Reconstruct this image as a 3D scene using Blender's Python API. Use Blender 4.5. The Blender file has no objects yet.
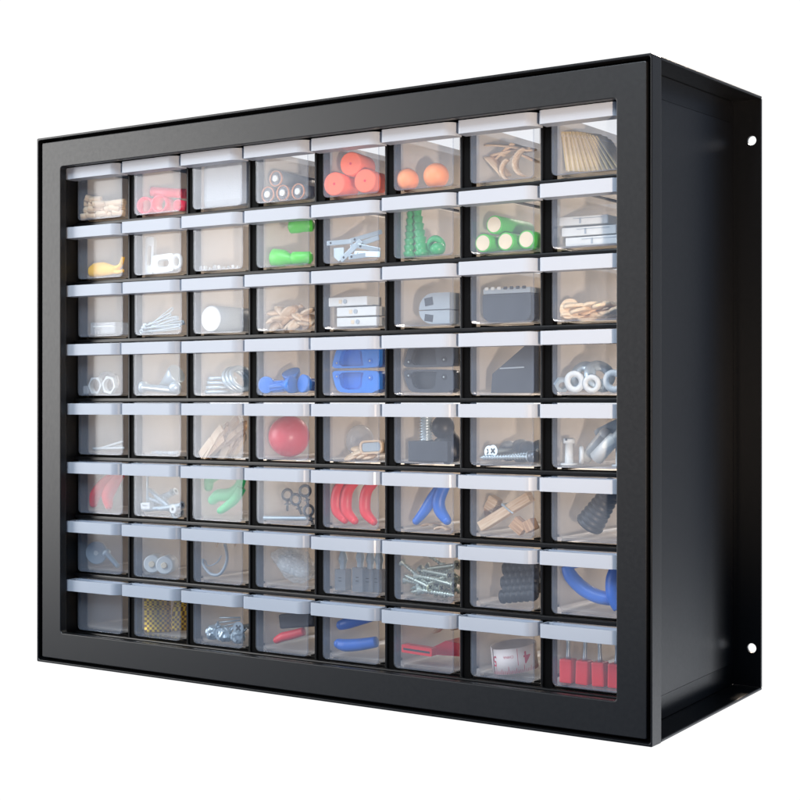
import bpy, bmesh, math, random
from mathutils import Vector, Matrix, Euler
R = math.radians
PI = math.pi
rnd = random.Random(7)
sc = bpy.context.scene
COL = sc.collection
mm = 0.001

# ------------------------------------------------------------------ materials
def lin(h):
    c = [int(h[i:i+2], 16) / 255 for i in (0, 2, 4)]
    return tuple(((v + .055) / 1.055) ** 2.4 if v > .04 else v / 12.92 for v in c) + (1,)

def new_mat(name):
    m = bpy.data.materials.new(name); m.use_nodes = True
    nt = m.node_tree; nt.nodes.clear()
    out = nt.nodes.new('ShaderNodeOutputMaterial')
    return m, nt, out

def plastic(name, col, rough=.4, metal=0., bump=0., bscale=400., vary=.12, spec=.5, sss=0., coat=0.):
    """principled material with noise in colour, gloss and relief"""
    m, nt, out = new_mat(name)
    N = nt.nodes.new; L = nt.links.new
    if isinstance(col, str): col = lin(col)
    b = N('ShaderNodeBsdfPrincipled')
    tc = N('ShaderNodeTexCoord'); nz = N('ShaderNodeTexNoise')
    nz.inputs['Scale'].default_value = bscale * .25; nz.inputs['Detail'].default_value = 4
    L(tc.outputs['Object'], nz.inputs['Vector'])
    mx = N('ShaderNodeMix'); mx.data_type = 'RGBA'; mx.blend_type = 'MULTIPLY'
    mx.inputs['Factor'].default_value = 1
    cr = N('ShaderNodeMapRange'); cr.inputs['To Min'].default_value = 1 - vary; cr.inputs['To Max'].default_value = 1 + vary
    L(nz.outputs['Fac'], cr.inputs['Value'])
    cb = N('ShaderNodeCombineColor')
    for i in range(3): L(cr.outputs[0], cb.inputs[i])
    mx.inputs[6].default_value = col; L(cb.outputs[0], mx.inputs[7]); L(mx.outputs[2], b.inputs['Base Color'])
    rr = N('ShaderNodeMapRange'); rr.inputs['To Min'].default_value = rough * .85; rr.inputs['To Max'].default_value = min(1, rough * 1.15)
    L(nz.outputs['Fac'], rr.inputs['Value']); L(rr.outputs[0], b.inputs['Roughness'])
    b.inputs['Metallic'].default_value = metal
    b.inputs['Specular IOR Level'].default_value = spec
    if coat: b.inputs['Coat Weight'].default_value = coat; b.inputs['Coat Roughness'].default_value = .15
    if bump:
        n2 = N('ShaderNodeTexNoise'); n2.inputs['Scale'].default_value = bscale; n2.inputs['Detail'].default_value = 3
        L(tc.outputs['Object'], n2.inputs['Vector'])
        bp = N('ShaderNodeBump'); bp.inputs['Strength'].default_value = bump; bp.inputs['Distance'].default_value = .0005
        L(n2.outputs['Fac'], bp.inputs['Height']); L(bp.outputs[0], b.inputs['Normal'])
    L(b.outputs[0], out.inputs[0])
    return m

def woodmat(name, c1, c2):
    m, nt, out = new_mat(name); N = nt.nodes.new; L = nt.links.new
    b = N('ShaderNodeBsdfPrincipled'); tc = N('ShaderNodeTexCoord'); mp = N('ShaderNodeMapping')
    mp.inputs['Scale'].default_value = (60, 900, 900)
    nz = N('ShaderNodeTexNoise'); nz.inputs['Scale'].default_value = 1; nz.inputs['Detail'].default_value = 5
    cr = N('ShaderNodeValToRGB'); cr.color_ramp.elements[0].color = lin(c1); cr.color_ramp.elements[1].color = lin(c2)
    cr.color_ramp.elements[0].position = .3; cr.color_ramp.elements[1].position = .7
    L(tc.outputs['Object'], mp.inputs[0]); L(mp.outputs[0], nz.inputs['Vector']); L(nz.outputs['Fac'], cr.inputs[0])
    L(cr.outputs[0], b.inputs['Base Color']); b.inputs['Roughness'].default_value = .65
    L(b.outputs[0], out.inputs[0])
    return m

def milky(name, col, clear, trans, rough=.2, gloss=.5, vary=0.0):
    """translucent plastic: see-through share + diffuse share + light passing through + a clear gloss"""
    m, nt, out = new_mat(name); N = nt.nodes.new; L = nt.links.new
    col = lin(col)
    d = N('ShaderNodeBsdfDiffuse'); d.inputs[0].default_value = col
    t = N('ShaderNodeBsdfTranslucent'); t.inputs[0].default_value = col
    x = N('ShaderNodeBsdfTransparent'); x.inputs[0].default_value = (.97, .98, 1, 1)
    g = N('ShaderNodeBsdfGlossy'); g.inputs['Roughness'].default_value = rough
    a = N('ShaderNodeMixShader'); a.inputs[0].default_value = trans; L(d.outputs[0], a.inputs[1]); L(t.outputs[0], a.inputs[2])
    b = N('ShaderNodeMixShader'); L(a.outputs[0], b.inputs[1]); L(x.outputs[0], b.inputs[2])
    tc = N('ShaderNodeTexCoord'); nz = N('ShaderNodeTexNoise'); nz.inputs['Scale'].default_value = 45; nz.inputs['Detail'].default_value = 3
    L(tc.outputs['Object'], nz.inputs['Vector'])
    mr = N('ShaderNodeMapRange'); mr.inputs['To Min'].default_value = clear - vary; mr.inputs['To Max'].default_value = clear + vary
    L(nz.outputs['Fac'], mr.inputs[0]); L(mr.outputs[0], b.inputs[0])
    lw = N('ShaderNodeLayerWeight'); lw.inputs[0].default_value = .5
    pw = N('ShaderNodeMath'); pw.operation = 'POWER'; pw.inputs[1].default_value = 5; L(lw.outputs['Facing'], pw.inputs[0])
    fm = N('ShaderNodeMath'); fm.operation = 'MULTIPLY_ADD'; fm.inputs[1].default_value = .9 * gloss; fm.inputs[2].default_value = .04 * gloss; L(pw.outputs[0], fm.inputs[0])
    c = N('ShaderNodeMixShader'); L(fm.outputs[0], c.inputs[0]); L(b.outputs[0], c.inputs[1]); L(g.outputs[0], c.inputs[2])
    L(c.outputs[0], out.inputs[0])
    return m

def checker_mat(name, c1, c2, scale):
    m, nt, out = new_mat(name); N = nt.nodes.new; L = nt.links.new
    b = N('ShaderNodeBsdfPrincipled'); tc = N('ShaderNodeTexCoord'); ck = N('ShaderNodeTexChecker')
    ck.inputs['Scale'].default_value = scale; ck.inputs[1].default_value = lin(c1); ck.inputs[2].default_value = lin(c2)
    L(tc.outputs['Object'], ck.inputs[0]); L(ck.outputs[0], b.inputs['Base Color'])
    b.inputs['Roughness'].default_value = .35; b.inputs['Metallic'].default_value = .25
    L(b.outputs[0], out.inputs[0]); return m

M = {}
M['black'] = plastic('black_plastic', (.0045, .0047, .0054, 1), .34, bump=.03, bscale=1800, vary=.15, spec=.34)
M['bezel'] = plastic('black_bezel_plastic', (.0078, .0079, .0084, 1), .40, bump=.02, bscale=1600, vary=.05, spec=.42)
M['grid'] = plastic('black_grid_plastic', (.0014, .0014, .0016, 1), .55, vary=.1, spec=.06)
M['handle'] = milky('milky_handle_plastic', 'B9BFC9', .09, .15, .25, .6)
M['front'] = milky('clear_front_plastic', 'C8D4E6', .90, .35, .12, .7, .02)
M['tray'] = milky('frosted_tray_plastic', 'F3EDE4', .47, .35, .3, .4, .06)
M['rim'] = milky('polished_tray_plastic', '7C90B0', .93, .3, .08, .9)
M['rail'] = plastic('black_rail_plastic', (.004, .004, .0045, 1), .3, vary=.1, spec=.35)
M['steel'] = plastic('steel', 'B6C4CA', .3, .45, vary=.1, bscale=900)
M['zinc'] = plastic('zinc_plated_steel', 'CDD6C8', .3, .7, vary=.15, bscale=900)
M['darksteel'] = plastic('dark_steel', '63696E', .35, .6)
M['recess'] = plastic('dark_recess', '2A2E30', .5)
M['pink'] = plastic('pink_plastic', 'F0314E', .35)
M['red'] = plastic('red_rubber', 'E8262C', .4)
M['redb'] = plastic('red_plastic', 'DC2A3A', .35)
M['orange'] = plastic('orange_foam', 'FF7550', .8, bump=.2, bscale=2500)
M['peach'] = plastic('orange_ball_plastic', 'FF9A58', .5)
M['white'] = plastic('white_plastic', 'CED0CC', .4)
M['whitesoft'] = plastic('white_cotton', 'ACAFB1', .9, bump=.5, bscale=900)
M['bag'] = milky('clear_bag_film', 'F2F4F0', .6, .4, .15, .8)
M['yellow'] = plastic('yellow_plastic', 'FFC000', .35)
M['green'] = plastic('bright_green_plastic', '4ED22A', .4)
M['dgreen'] = plastic('green_nylon', '2FA45C', .35)
M['cgreen'] = plastic('green_rubber', '18B868', .4)
M['lime'] = plastic('lime_wrap', '44B83A', .4)
M['cream'] = plastic('cream_paper', 'D8C8AC', .8, vary=.2)
M['blue'] = plastic('blue_plastic', '1474D0', .35)
M['blueg'] = plastic('blue_rubber_grip', '0C66C8', .4)
M['grey'] = plastic('grey_plastic', '98A2A8', .4)
M['dgrey'] = plastic('dark_grey_plastic', '33373D', .4)
M['char'] = plastic('charcoal_rubber', '141619', .45)
M['gold'] = checker_mat('gold_mesh', 'FFD428', '7A5410', 560)
M['brass'] = plastic('brown_rim', 'C0805A', .4, .3)
M['batt'] = plastic('dark_wrap', '4A4C50', .4)
M['wood'] = woodmat('light_wood', 'BA9874', 'DCC6A8')
M['woodp'] = woodmat('pale_wood', 'CCA880', 'E8D2AE')
M['woodd'] = woodmat('tan_wood', '8A6444', 'C4A07A')
M['tan'] = plastic('tan_card', 'C6AE78', .7, vary=.35, bscale=2000)
M['ink'] = plastic('red_ink', 'D02848', .6)
M['greyink'] = plastic('grey_ink', '6C737A', .6)
M['ink_black'] = plastic('deep_black_rubber', '0A0B0D', .5)
M['tape'] = plastic('tape_cloth', 'F6EAE2', .6, vary=.04)
M['hazy'] = milky('hazy_grey_plastic', '8E979E', .45, .3, .2, .8)
M['glass'] = milky('clear_plastic', 'E8F0F4', .72, .3, .08, 1.0)

# ------------------------------------------------------------------ mesh builder (millimetres)
class MB:
    def __init__(s): s.bm = bmesh.new(); s.mats = []
    def mi(s, m):
        if m not in s.mats: s.mats.append(m)
        return s.mats.index(m)
    def add(s, verts, faces, mat, smooth=False, T=None):
        k = s.mi(mat); vs = [s.bm.verts.new((T @ Vector(v)) if T else v) for v in verts]; out = []
        for f in faces:
            try:
                fc = s.bm.faces.new([vs[i] for i in f]); fc.material_index = k; fc.smooth = smooth; out.append(fc)
            except ValueError: pass
        return vs, out
    def box(s, c, size, mat, rot=None, bev=0., T=None):
        b = bmesh.new(); bmesh.ops.create_cube(b, size=1)
        bmesh.ops.scale(b, vec=size, verts=b.verts)
        if bev: bmesh.ops.bevel(b, geom=b.edges[:], offset=bev, segments=2, affect='EDGES', profile=.6)
        X = Matrix.Translation(c) @ (Euler([R(a) for a in rot]).to_matrix().to_4x4() if rot else Matrix())
        if T: X = T @ X
        s.merge(b, mat, X, False)
    def merge(s, b, mat, X, smooth):
        b.verts.index_update()
        s.add([v.co.copy() for v in b.verts], [[v.index for v in f.verts] for f in b.faces], mat, smooth, X); b.free()
    def sphere(s, c, r, mat, sc_=(1, 1, 1), seg=24, rot=None):
        b = bmesh.new(); bmesh.ops.create_uvsphere(b, u_segments=seg, v_segments=seg // 2, radius=r)
        X = Matrix.Translation(c) @ (Euler([R(a) for a in rot]).to_matrix().to_4x4() if rot else Matrix()) @ Matrix.Diagonal((*sc_, 1))
        s.merge(b, mat, X, True)
    def lathe(s, prof, mat, p0=(0, 0, 0), ax=(0, 0, 1), seg=24, smooth=True, closed=False):
        """prof: (radius, distance along ax) list"""
        q = Vector(ax).normalized().to_track_quat('Z', 'Y').to_matrix().to_4x4(); X = Matrix.Translation(p0) @ q
        V = []; F = []; n = len(prof)
        for (r, h) in prof:
            for i in range(seg):
                a = 2 * PI * i / seg; V.append((r * math.cos(a), r * math.sin(a), h))
        rng = n if closed else n - 1
        for j in range(rng):
            k = (j + 1) % n
            for i in range(seg):
                i2 = (i + 1) % seg
                F.append((j * seg + i, j * seg + i2, k * seg + i2, k * seg + i))
        vs, fs = s.add(V, F, mat, smooth, X)
        if not closed:
            for j, rev in ((0, True), (n - 1, False)):
                if prof[j][0] > 1e-4:
                    ring = vs[j * seg:(j + 1) * seg]
                    f = s.bm.faces.new(ring[::-1] if rev else ring); f.material_index = s.mi(mat)
    def cyl(s, a, b, r, mat, r2=None, seg=20, bev=0.):
        a = Vector(a); b = Vector(b); L = (b - a).length; r2 = r if r2 is None else r2
        if bev: pr = [(r - bev, 0), (r, bev), (r2, L - bev), (r2 - bev, L)]
        else: pr = [(r, 0), (r2, L)]
        s.lathe(pr, mat, a, b - a, seg)
    def tube(s, a, b, r, ri, mat, seg=28):
        a = Vector(a); b = Vector(b); L = (b - a).length
        s.lathe([(ri, 0), (r, 0), (r, L), (ri, L)], mat, a, b - a, seg, True, True)
    def torus(s, c, Rr, r, mat, ax=(0, 0, 1), seg=36, ms=10, flat=1.):
        pr = [(Rr + r * math.cos(2 * PI * k / ms), flat * r * math.sin(2 * PI * k / ms)) for k in range(ms)]
        s.lathe(pr, mat, c, ax, seg, True, True)
    def sweep(s, pts, r, mat, seg=12, sub=6, closed=False, flat=1.):
        """smooth tube through the points; r may be a list"""
        P = [Vector(p) for p in pts]; n = len(P); Q = []; RR = []
        rs = r if isinstance(r, (list, tuple)) else [r] * n
        m = n if closed else n - 1
        for i in range(m):
            if closed: p = [P[(i + k - 1) % n] for k in range(4)]; ra, rb = rs[i], rs[(i + 1) % n]
            else: p = [P[max(i - 1, 0)], P[i], P[i + 1], P[min(i + 2, n - 1)]]; ra, rb = rs[i], rs[i + 1]
            for k in range(sub):
                t = k / sub
                Q.append(.5 * ((2 * p[1]) + (-p[0] + p[2]) * t + (2 * p[0] - 5 * p[1] + 4 * p[2] - p[3]) * t * t + (-p[0] + 3 * p[1] - 3 * p[2] + p[3]) * t ** 3))
                RR.append(ra + (rb - ra) * t)
        if not closed: Q.append(P[-1]); RR.append(rs[-1])
        V = []; N_ = len(Q); up = Vector((.3, .2, .93)).normalized()
        prev = None
        for i, q in enumerate(Q):
            if closed: tan = (Q[(i + 1) % N_] - Q[i - 1]).normalized()
            else: tan = (Q[min(i + 1, N_ - 1)] - Q[max(i - 1, 0)]).normalized()
            u = (up if prev is None else prev); u = (u - tan * u.dot(tan))
            u = u.normalized() if u.length > 1e-6 else tan.orthogonal().normalized(); prev = u
            w = tan.cross(u)
            for k in range(seg):
                a = 2 * PI * k / seg; V.append(q + (u * math.cos(a) + w * math.sin(a) * flat) * RR[i])
        F = []
        for i in range(N_ if closed else N_ - 1):
            j = (i + 1) % N_
            for k in range(seg):
                k2 = (k + 1) % seg; F.append((i * seg + k, i * seg + k2, j * seg + k2, j * seg + k))
        vs, _ = s.add(V, F, mat, True)
        if not closed:
            for i0, rev in ((0, True), (N_ - 1, False)):
                # rounded end
                ring = vs[i0 * seg:(i0 + 1) * seg]; f = s.bm.faces.new(ring[::-1] if rev else ring); f.material_index = s.mi(mat); f.smooth = True
    def prism(s, poly, d, mat, T=None, holes=None):
        """poly in local XZ, extruded along +Y by d; an optional hole (same vertex count) makes a ring"""
        n = len(poly)
        if holes is None:
            V = [(x, 0, z) for x, z in poly] + [(x, d, z) for x, z in poly]
            F = [tuple(range(n)), tuple(range(2 * n - 1, n - 1, -1))] + [((i + 1) % n, i, n + i, n + (i + 1) % n) for i in range(n)]
            s.add(V, F, mat, False, T)
        else:
            V = []
            for pl, y in ((poly, 0), (holes, 0), (poly, d), (holes, d)): V += [(x, y, z) for x, z in pl]
            F = []
            for i in range(n):
                j = (i + 1) % n
                F += [(i, j, n + j, n + i), (2 * n + j, 2 * n + i, 3 * n + i, 3 * n + j), (j, i, 2 * n + i, 2 * n + j), (n + i, n + j, 3 * n + j, 3 * n + i)]
            s.add(V, F, mat, False, T)
    def mesh(s, name):
        bmesh.ops.recalc_face_normals(s.bm, faces=s.bm.faces)
        bmesh.ops.scale(s.bm, vec=(mm, mm, mm), verts=s.bm.verts)
        me = bpy.data.meshes.new(name); s.bm.to_mesh(me); s.bm.free()
        for m in s.mats: me.materials.append(M[m])
        return me

def link(name, me, parent=None, loc=None, rot=None):
    o = bpy.data.objects.new(name, me); COL.objects.link(o)
    if parent: o.parent = parent
    if loc is not None: o.location = Vector(loc) * mm
    if rot: o.rotation_euler = [R(a) for a in rot]
    return o

def tag(o, label=None, cat=None, group=None, kind=None):
    if label: o['label'] = label
    if cat: o['category'] = cat
    if group: o['group'] = group
    if kind: o['kind'] = kind
    return o

def ngon(n, r, a0=0., cx=0., cz=0., sx=1.): return [(cx + sx * r * math.cos(a0 + 2 * PI * i / n), cz + r * math.sin(a0 + 2 * PI * i / n)) for i in range(n)]

def rrect(x0, x1, z0, z1, rads, seg=5):
    """rounded rectangle, rads = (bl, br, tr, tl)"""
    out = []
    for (cx, cz, r, a) in ((x0, z0, rads[0], PI), (x1, z0, rads[1], 1.5 * PI), (x1, z1, rads[2], 0), (x0, z1, rads[3], .5 * PI)):
        ox = cx + (r if cx == x0 else -r); oz = cz + (r if cz == z0 else -r)
        for k in range(seg + 1):
            t = a + k * PI / 2 / seg; out.append((ox + r * math.cos(t), oz + r * math.sin(t)))
    return out

# ------------------------------------------------------------------ measurements (mm)
DW, X_IN = 44.2, 1.8          # drawer width, its offset in the cell
W, D, ZT, ZB = 495., 171., 194.2, -194.2
PX, PZ = 56.85, 43.45
GX0, GZ0 = 21.9, 4 * 43.45
def shear(y): return 4.6 * y / D          # the shell climbs slightly towards the wall

# ------------------------------------------------------------------ cabinet
cab = bpy.data.objects.new('drawer_cabinet', None); COL.objects.link(cab)
tag(cab, 'wide black plastic drawer cabinet with a framed front and screw holes in its back flange', 'cabinet')

b = MB()     # front bezel: a flat frame with a rectangular opening, rounded at its corners
outer = rrect(4.0, 490.9, -190.6, 190.6, (1,) * 4, 6); inner = rrect(23.4, 472.3, -171.3, 171.6, (2.5,) * 4, 6)
b.prism(outer, 6.0, 'bezel', Matrix.Translation((0, .4, 0)), inner)
me = b.mesh('bezel'); o = link('bezel', me, cab)
bv = o.modifiers.new('bevel', 'BEVEL'); bv.width = .0007; bv.segments = 3; bv.limit_method = 'ANGLE'; bv.angle_limit = R(60)

b = MB()     # thin rim round the front, standing 3 mm off the bezel
o1 = rrect(0, W, ZB, ZT, (.8,) * 4, 6); i1 = rrect(1.6, 494.1 - .2, -192.6, 192.6, (1.8,) * 4, 6)
b.prism(o1, 12.5, 'black', Matrix.Translation((0, -1.0, 0)), i1)
me = b.mesh('front_rim'); o = link('front_rim', me, cab)
bv = o.modifiers.new('bevel', 'BEVEL'); bv.width = .0006; bv.segments = 3; bv.limit_method = 'ANGLE'; bv.angle_limit = R(60)

b = MB()     # floor of the groove between rim and bezel
b.prism(rrect(1.0, 494.4, -193.2, 193.2, (.5,) * 4, 6), 1.2, 'grid', Matrix.Translation((0, 8.2, 0)), rrect(8.5, 486.5, -186, 186, (.5,) * 4, 6))
link('groove_backing', b.mesh('groove_backing'), cab)

def sheared_box(b, x0, x1, y0, y1, zf0, zf1, mat):
    V = []
    for y in (y0, y1):
        for z in (zf0, zf1):
            for x in (x0, x1): V.append((x, y, z + shear(y)))
    F = [(0, 1, 3, 2), (5, 4, 6, 7), (4, 5, 1, 0), (2, 3, 7, 6), (4, 0, 2, 6), (1, 5, 7, 3)]
    b.add(V, F, mat)
for nm, z0, z1 in (('top_plate', ZT - 2.0, ZT - .05), ('bottom_plate', ZB + .05, ZB + 2.0)):
    b = MB(); sheared_box(b, 0.1, W - .1, 11.6, D, z0, z1, 'black'); o = link(nm, b.mesh(nm), cab)
    bv = o.modifiers.new('bevel', 'BEVEL'); bv.width = .0006; bv.segments = 2
def side(x0, x1, out):
    b = MB(); sheared_box(b, x0, x1, 6.6, D - 2.1, ZB + 2.05, ZT - 2.05, 'black')
    # raised middle field of the side wall
    xa, xb = (x1 + .02, x1 + 1.0) if out > 0 else (x0 - 1.0, x0 - .02)
    sheared_box(b, xa, xb, 14, D - 8, ZB + 16.5, ZT - 16.5, 'black')
    o = link('side_panel', b.mesh('side_panel'), cab); bv = o.modifiers.new('bevel', 'BEVEL'); bv.width = .0009; bv.segments = 3
side(W - 19 - 3, W - 19, 1); side(19 - 3 + 0, 19, 1 if False else -1)

def flange(x0, x1, hx, h1, h2):
    """flat strip standing out from the side wall at the back, with two round screw holes"""
    b = MB(); zz0, zz1 = ZB + 2.05 + shear(D), ZT - 2.05 + shear(D); hw = 6.
    def block(z0, z1): b.box(((x0 + x1) / 2, D - 1, (z0 + z1) / 2), (x1 - x0, 2, z1 - z0), 'black')
    zs = sorted((h1, h2)); block(zz0, zs[0] - hw); block(zs[0] + hw, zs[1] - hw); block(zs[1] + hw, zz1)
    for h in zs:
        n = 32; hole = ngon(n, 3.1, PI / 4, hx, h); out = []
        for i in range(n):
            a = PI / 4 + 2 * PI * i / n; dx, dz = math.cos(a), math.sin(a)
            tx = ((x1 - hx) / dx if dx > 0 else (x0 - hx) / dx) if abs(dx) > 1e-6 else 1e9
            tz = hw / abs(dz) if abs(dz) > 1e-6 else 1e9
            t = min(tx, tz); out.append((hx + dx * t, h + dz * t))
        # snap the corner points so that the square is whole
        for cx, cz in ((x0, h - hw), (x1, h - hw), (x1, h + hw), (x0, h + hw)):
            k = min(range(n), key=lambda i: (out[i][0] - cx) ** 2 + (out[i][1] - cz) ** 2); out[k] = (cx, cz)
        b.prism(out, 2, 'black', Matrix.Translation((0, D - 2, 0)), hole)
    link('mounting_flange', b.mesh('mounting_flange'), cab)
flange(W - 19.5, W - .1, 488.6, 170.0, -162.6); flange(.1, 19.5, 6.4, 170.0, -162.6)

# the back stays open: light enters behind the frosted trays

# grid in front: uprights and cross rails, only a few millimetres deep, so that light reaches between the drawers
for i in range(9):
    b = MB(); x0 = GX0 + i * PX - 8.3; x1 = x0 + 8.4
    if i == 0: x0 -= 4
    if i == 8: x1 += 8
    b.box(((x0 + x1) / 2, 25.6, 0), (x1 - x0, 5.6, 2 * GZ0 + 8), 'grid', bev=.4)
    b.box((x0 + 1.1, 22.6, 0), (1.9, 1.6, 2 * GZ0 + 8), 'rail', bev=.6); link('divider', b.mesh('divider'), cab)
for k in range(9):
    z = GZ0 - k * PZ; b = MB()
    b.box((GX0 + 4 * PX, 20.2, z - .2), (PX * 8 + 18, 3.2, 3.0), 'rail', bev=.9)
    b.box((GX0 + 4 * PX, 25.4, z + .2), (PX * 8 + 10, 4.6, 3.4), 'grid')
    if k in (0, 8): b.box((W / 2, 17, z + (6.2 if k == 0 else -6.0)), (PX * 8 + 20, 20, 7), 'grid')
    link('cross_rail', b.mesh('cross_rail'), cab)
    if k:
        b = MB()        # runners on which the drawers of a row rest
        for i in range(8):
            for sx in (-1, 1):
                b.box((GX0 + i * PX + X_IN + DW / 2 + sx * 19, 90, z + 2.4), (4, 124, 1.0), 'grid')
        link('runner', b.mesh('runner'), cab)

# ------------------------------------------------------------------ drawers
ROW = ['top', 'second', 'third', 'fourth', 'fifth', 'sixth', 'seventh', 'bottom']
DH = 37.0                   # height of the drawer wall
Y_F = 18.0                  # front of the drawer face
DD = 134.                   # drawer depth
def tray_mesh():
    b = MB(); r, t, w, h = 3.2, 1.0, DW, DH
    def prof(o):
        pts = [(o, h)]
        for k in range(6):
            a = PI + k * PI / 2 / 5; pts.append((o + (r - o) + (r - o) * math.cos(a), o + (r - o) + (r - o) * math.sin(a)))
        for k in range(6):
            a = 1.5 * PI + k * PI / 2 / 5; pts.append((w - o - (r - o) + (r - o) * math.cos(a), o + (r - o) + (r - o) * math.sin(a)))
        pts.append((w - o, h)); return pts
    A, B_ = prof(0), prof(t); n = len(A)
    for ys, mt in (((1.3, 9.5), 'rim'), ((9.52, DD), 'tray')):
        V = []
        for y in ys:
            V += [(x, y, z) for x, z in A] + [(x, y, z) for x, z in B_]
        F = []
        for i in range(n - 1):
            F += [(i, i + 1, 2 * n + i + 1, 2 * n + i), (n + i + 1, n + i, 3 * n + i, 3 * n + i + 1)]
            if (ys[0] < 2): F += [(i + 1, i, n + i, n + i + 1)]
            else: F += [(2 * n + i, 2 * n + i + 1, 3 * n + i + 1, 3 * n + i)]
        for i in (0, n - 1): F.append((i, n + i, 3 * n + i, 2 * n + i))
        b.add(V, F, mt)
    b.prism(rrect(0, w, 0, h, (r, r, .3, .3)), t, 'tray', Matrix.Translation((0, DD + .02, 0)))
    return b.mesh('tray')
def front_mesh():
    b = MB(); b.prism(rrect(0, DW, 0, DH + 1.5, (3.2, 3.2, .3, .3)), 1.25, 'front'); return b.mesh('front_panel')
def handle_mesh():
    # pull rail wider than the drawer: rounded front corners in plan, a shallow channel on top
    b = MB(); w0, w1 = -3.8, DW + 5.8; h = 8.2
    plan = rrect(w0, w1, -9.9, 1.2, (2.6, 7.4, .2, .2), 10)
    inn = rrect(w0 + 1.4, w1 - 1.4, -8.5, .2, (1.4, 6.0, .1, .1), 10)
    n = len(plan)
    V = [(x, y, 0) for x, y in plan] + [(x, y, h) for x, y in plan] + [(x, y, h) for x, y in inn] + [(x, y, h - 1.6) for x, y in inn]
    F = [tuple(range(n))]
    for i in range(n):
        j = (i + 1) % n
        F += [(i, j, n + j, n + i), (n + i, n + j, 2 * n + j, 2 * n + i), (2 * n + i, 2 * n + j, 3 * n + j, 3 * n + i)]
    F.append(tuple(range(3 * n, 4 * n)))
    b.add(V, F, 'handle'); return b.mesh('handle')
TM, FM, HM = tray_mesh(), front_mesh(), handle_mesh()
EYE_X, EYE_Y = 845.1, -774.2
CONT = {}
def org(r, c): return (GX0 + (c - 1) * PX + X_IN, Y_F, GZ0 - r * PZ + 3.1)
jr = random.Random(3)
def make_drawer(r, c, text):
    x, y, z = org(r, c)
    dy = jr.uniform(-1.2, .8) + (1.0 if (r, c) in ((5, 5), (8, 3)) else 0)
    t = bpy.data.objects.new('storage_drawer', None); COL.objects.link(t); t.location = Vector((x, y + dy * .6, z + jr.uniform(-.15, .3))) * mm
    t.rotation_euler = (0, 0, R(jr.uniform(-.6, .6)))
    tag(t, text, 'drawer', 'small frosted drawers in the black cabinet')
    link('tray', TM, t); link('front_panel', FM, t)
    h = link('handle', HM, t, (0, 0, 29.6))
    bv = h.modifiers.new('bevel', 'BEVEL'); bv.width = .0005; bv.segments = 2; bv.limit_method = 'ANGLE'; bv.angle_limit = R(50)
    return t

DESC = {
 1: ['short pale wooden dowels', 'hollow pink plastic tubes', 'a soft white cotton pad', 'four slim brown rimmed cells', 'three orange foam rolls', 'two orange balls', 'curled wooden strips', 'a fan of tan paper packets'],
 2: ['a yellow plastic clip', 'white slotted plastic links', 'tiny clear bits on its floor', 'two bright green plugs', 'loose flat steel strips', 'ribbed green wall plugs', 'four green wrapped rolls', 'stacked white flat cases'],
 3: ['a low clear plastic case', 'silver safety pins', 'one white faced grey cylinder', 'an untidy heap of tan wooden ovals', 'three stacked white switch plates', 'a grey two part dome', 'a grey box with notched top', 'flat tan wooden discs'],
 4: ['two bright hex rings', 'a long bolt and cone', 'big silver rings', 'blue wire caps', 'a blue split clamp', 'a dark grey split clamp', 'a dark sloping grey block', 'wide steel washers and nuts'],
 5: ['a few long thin pins', 'a few clear slivers', 'wooden clothes pegs', 'one red ball', 'pale wooden toggles', 'an upright bolt in a grey block', 'one long lying screw', 'white plastic wall fittings'],
 6: ['two red curved grips', 'silver anchor screws', 'green looped grips', 'small eye bolts', 'three red curved grips', 'two blue grips', 'a big wooden peg and blocks', 'a black ribbed plug'],
 7: ['a short bolt and disc', 'two white felt rollers', 'a thin clear ring', 'a crumpled bag of white stuff', 'grey screwdriver bits', 'many cross head wood screws', 'black ribbed grips', 'a looped blue tube'],
 8: ['nothing at all', 'a folded gold mesh strap', 'three crumpled silver heads', 'a black and red grip', 'two blue rounded grips', 'a red slotted holder', 'a rolled white measuring tape', 'small red handled screwdrivers'],
}
for r in range(1, 9):
    for c in range(1, 9):
        make_drawer(r, c, 'frosted drawer in the %s row holding %s' % (ROW[r - 1], DESC[r][c - 1]))

# ------------------------------------------------------------------ contents
class Cell:
    """local frame of a drawer in mm: x to the right, y inwards from its face, z up from its floor"""
    def __init__(s, r, c): s.r, s.c = r, c; s.o = Vector(org(r, c)) + Vector((0, 1.3, 1.05)); s.dr = DESC[r][c - 1]
    def x(s, a, y):
        """x of a point that shows at a (mm along the drawer face) when it lies y mm deep"""
        xx = a - y * (EYE_X - (s.o.x + a)) / (s.o.y - EYE_Y); return max(2.0, min(DW - 2.5, xx))
    def put(s, name, mb, label, cat, loc, rot=None, group=None, parts=()):
        me = mb if isinstance(mb, bpy.types.Mesh) else mb.mesh(name)
        if parts:
            e = bpy.data.objects.new(name, None); COL.objects.link(e); e.location = (s.o + Vector(loc)) * mm
            if rot: e.rotation_euler = [R(a) for a in rot]
            if me: link(parts[0], me, e)
            for nm, pm in parts[1:]: link(nm, pm if isinstance(pm, bpy.types.Mesh) else pm.mesh(nm), e)
            o = e
        else:
            o = link(name, me, None, s.o + Vector(loc), rot)
        return tag(o, label, cat, group)

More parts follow.
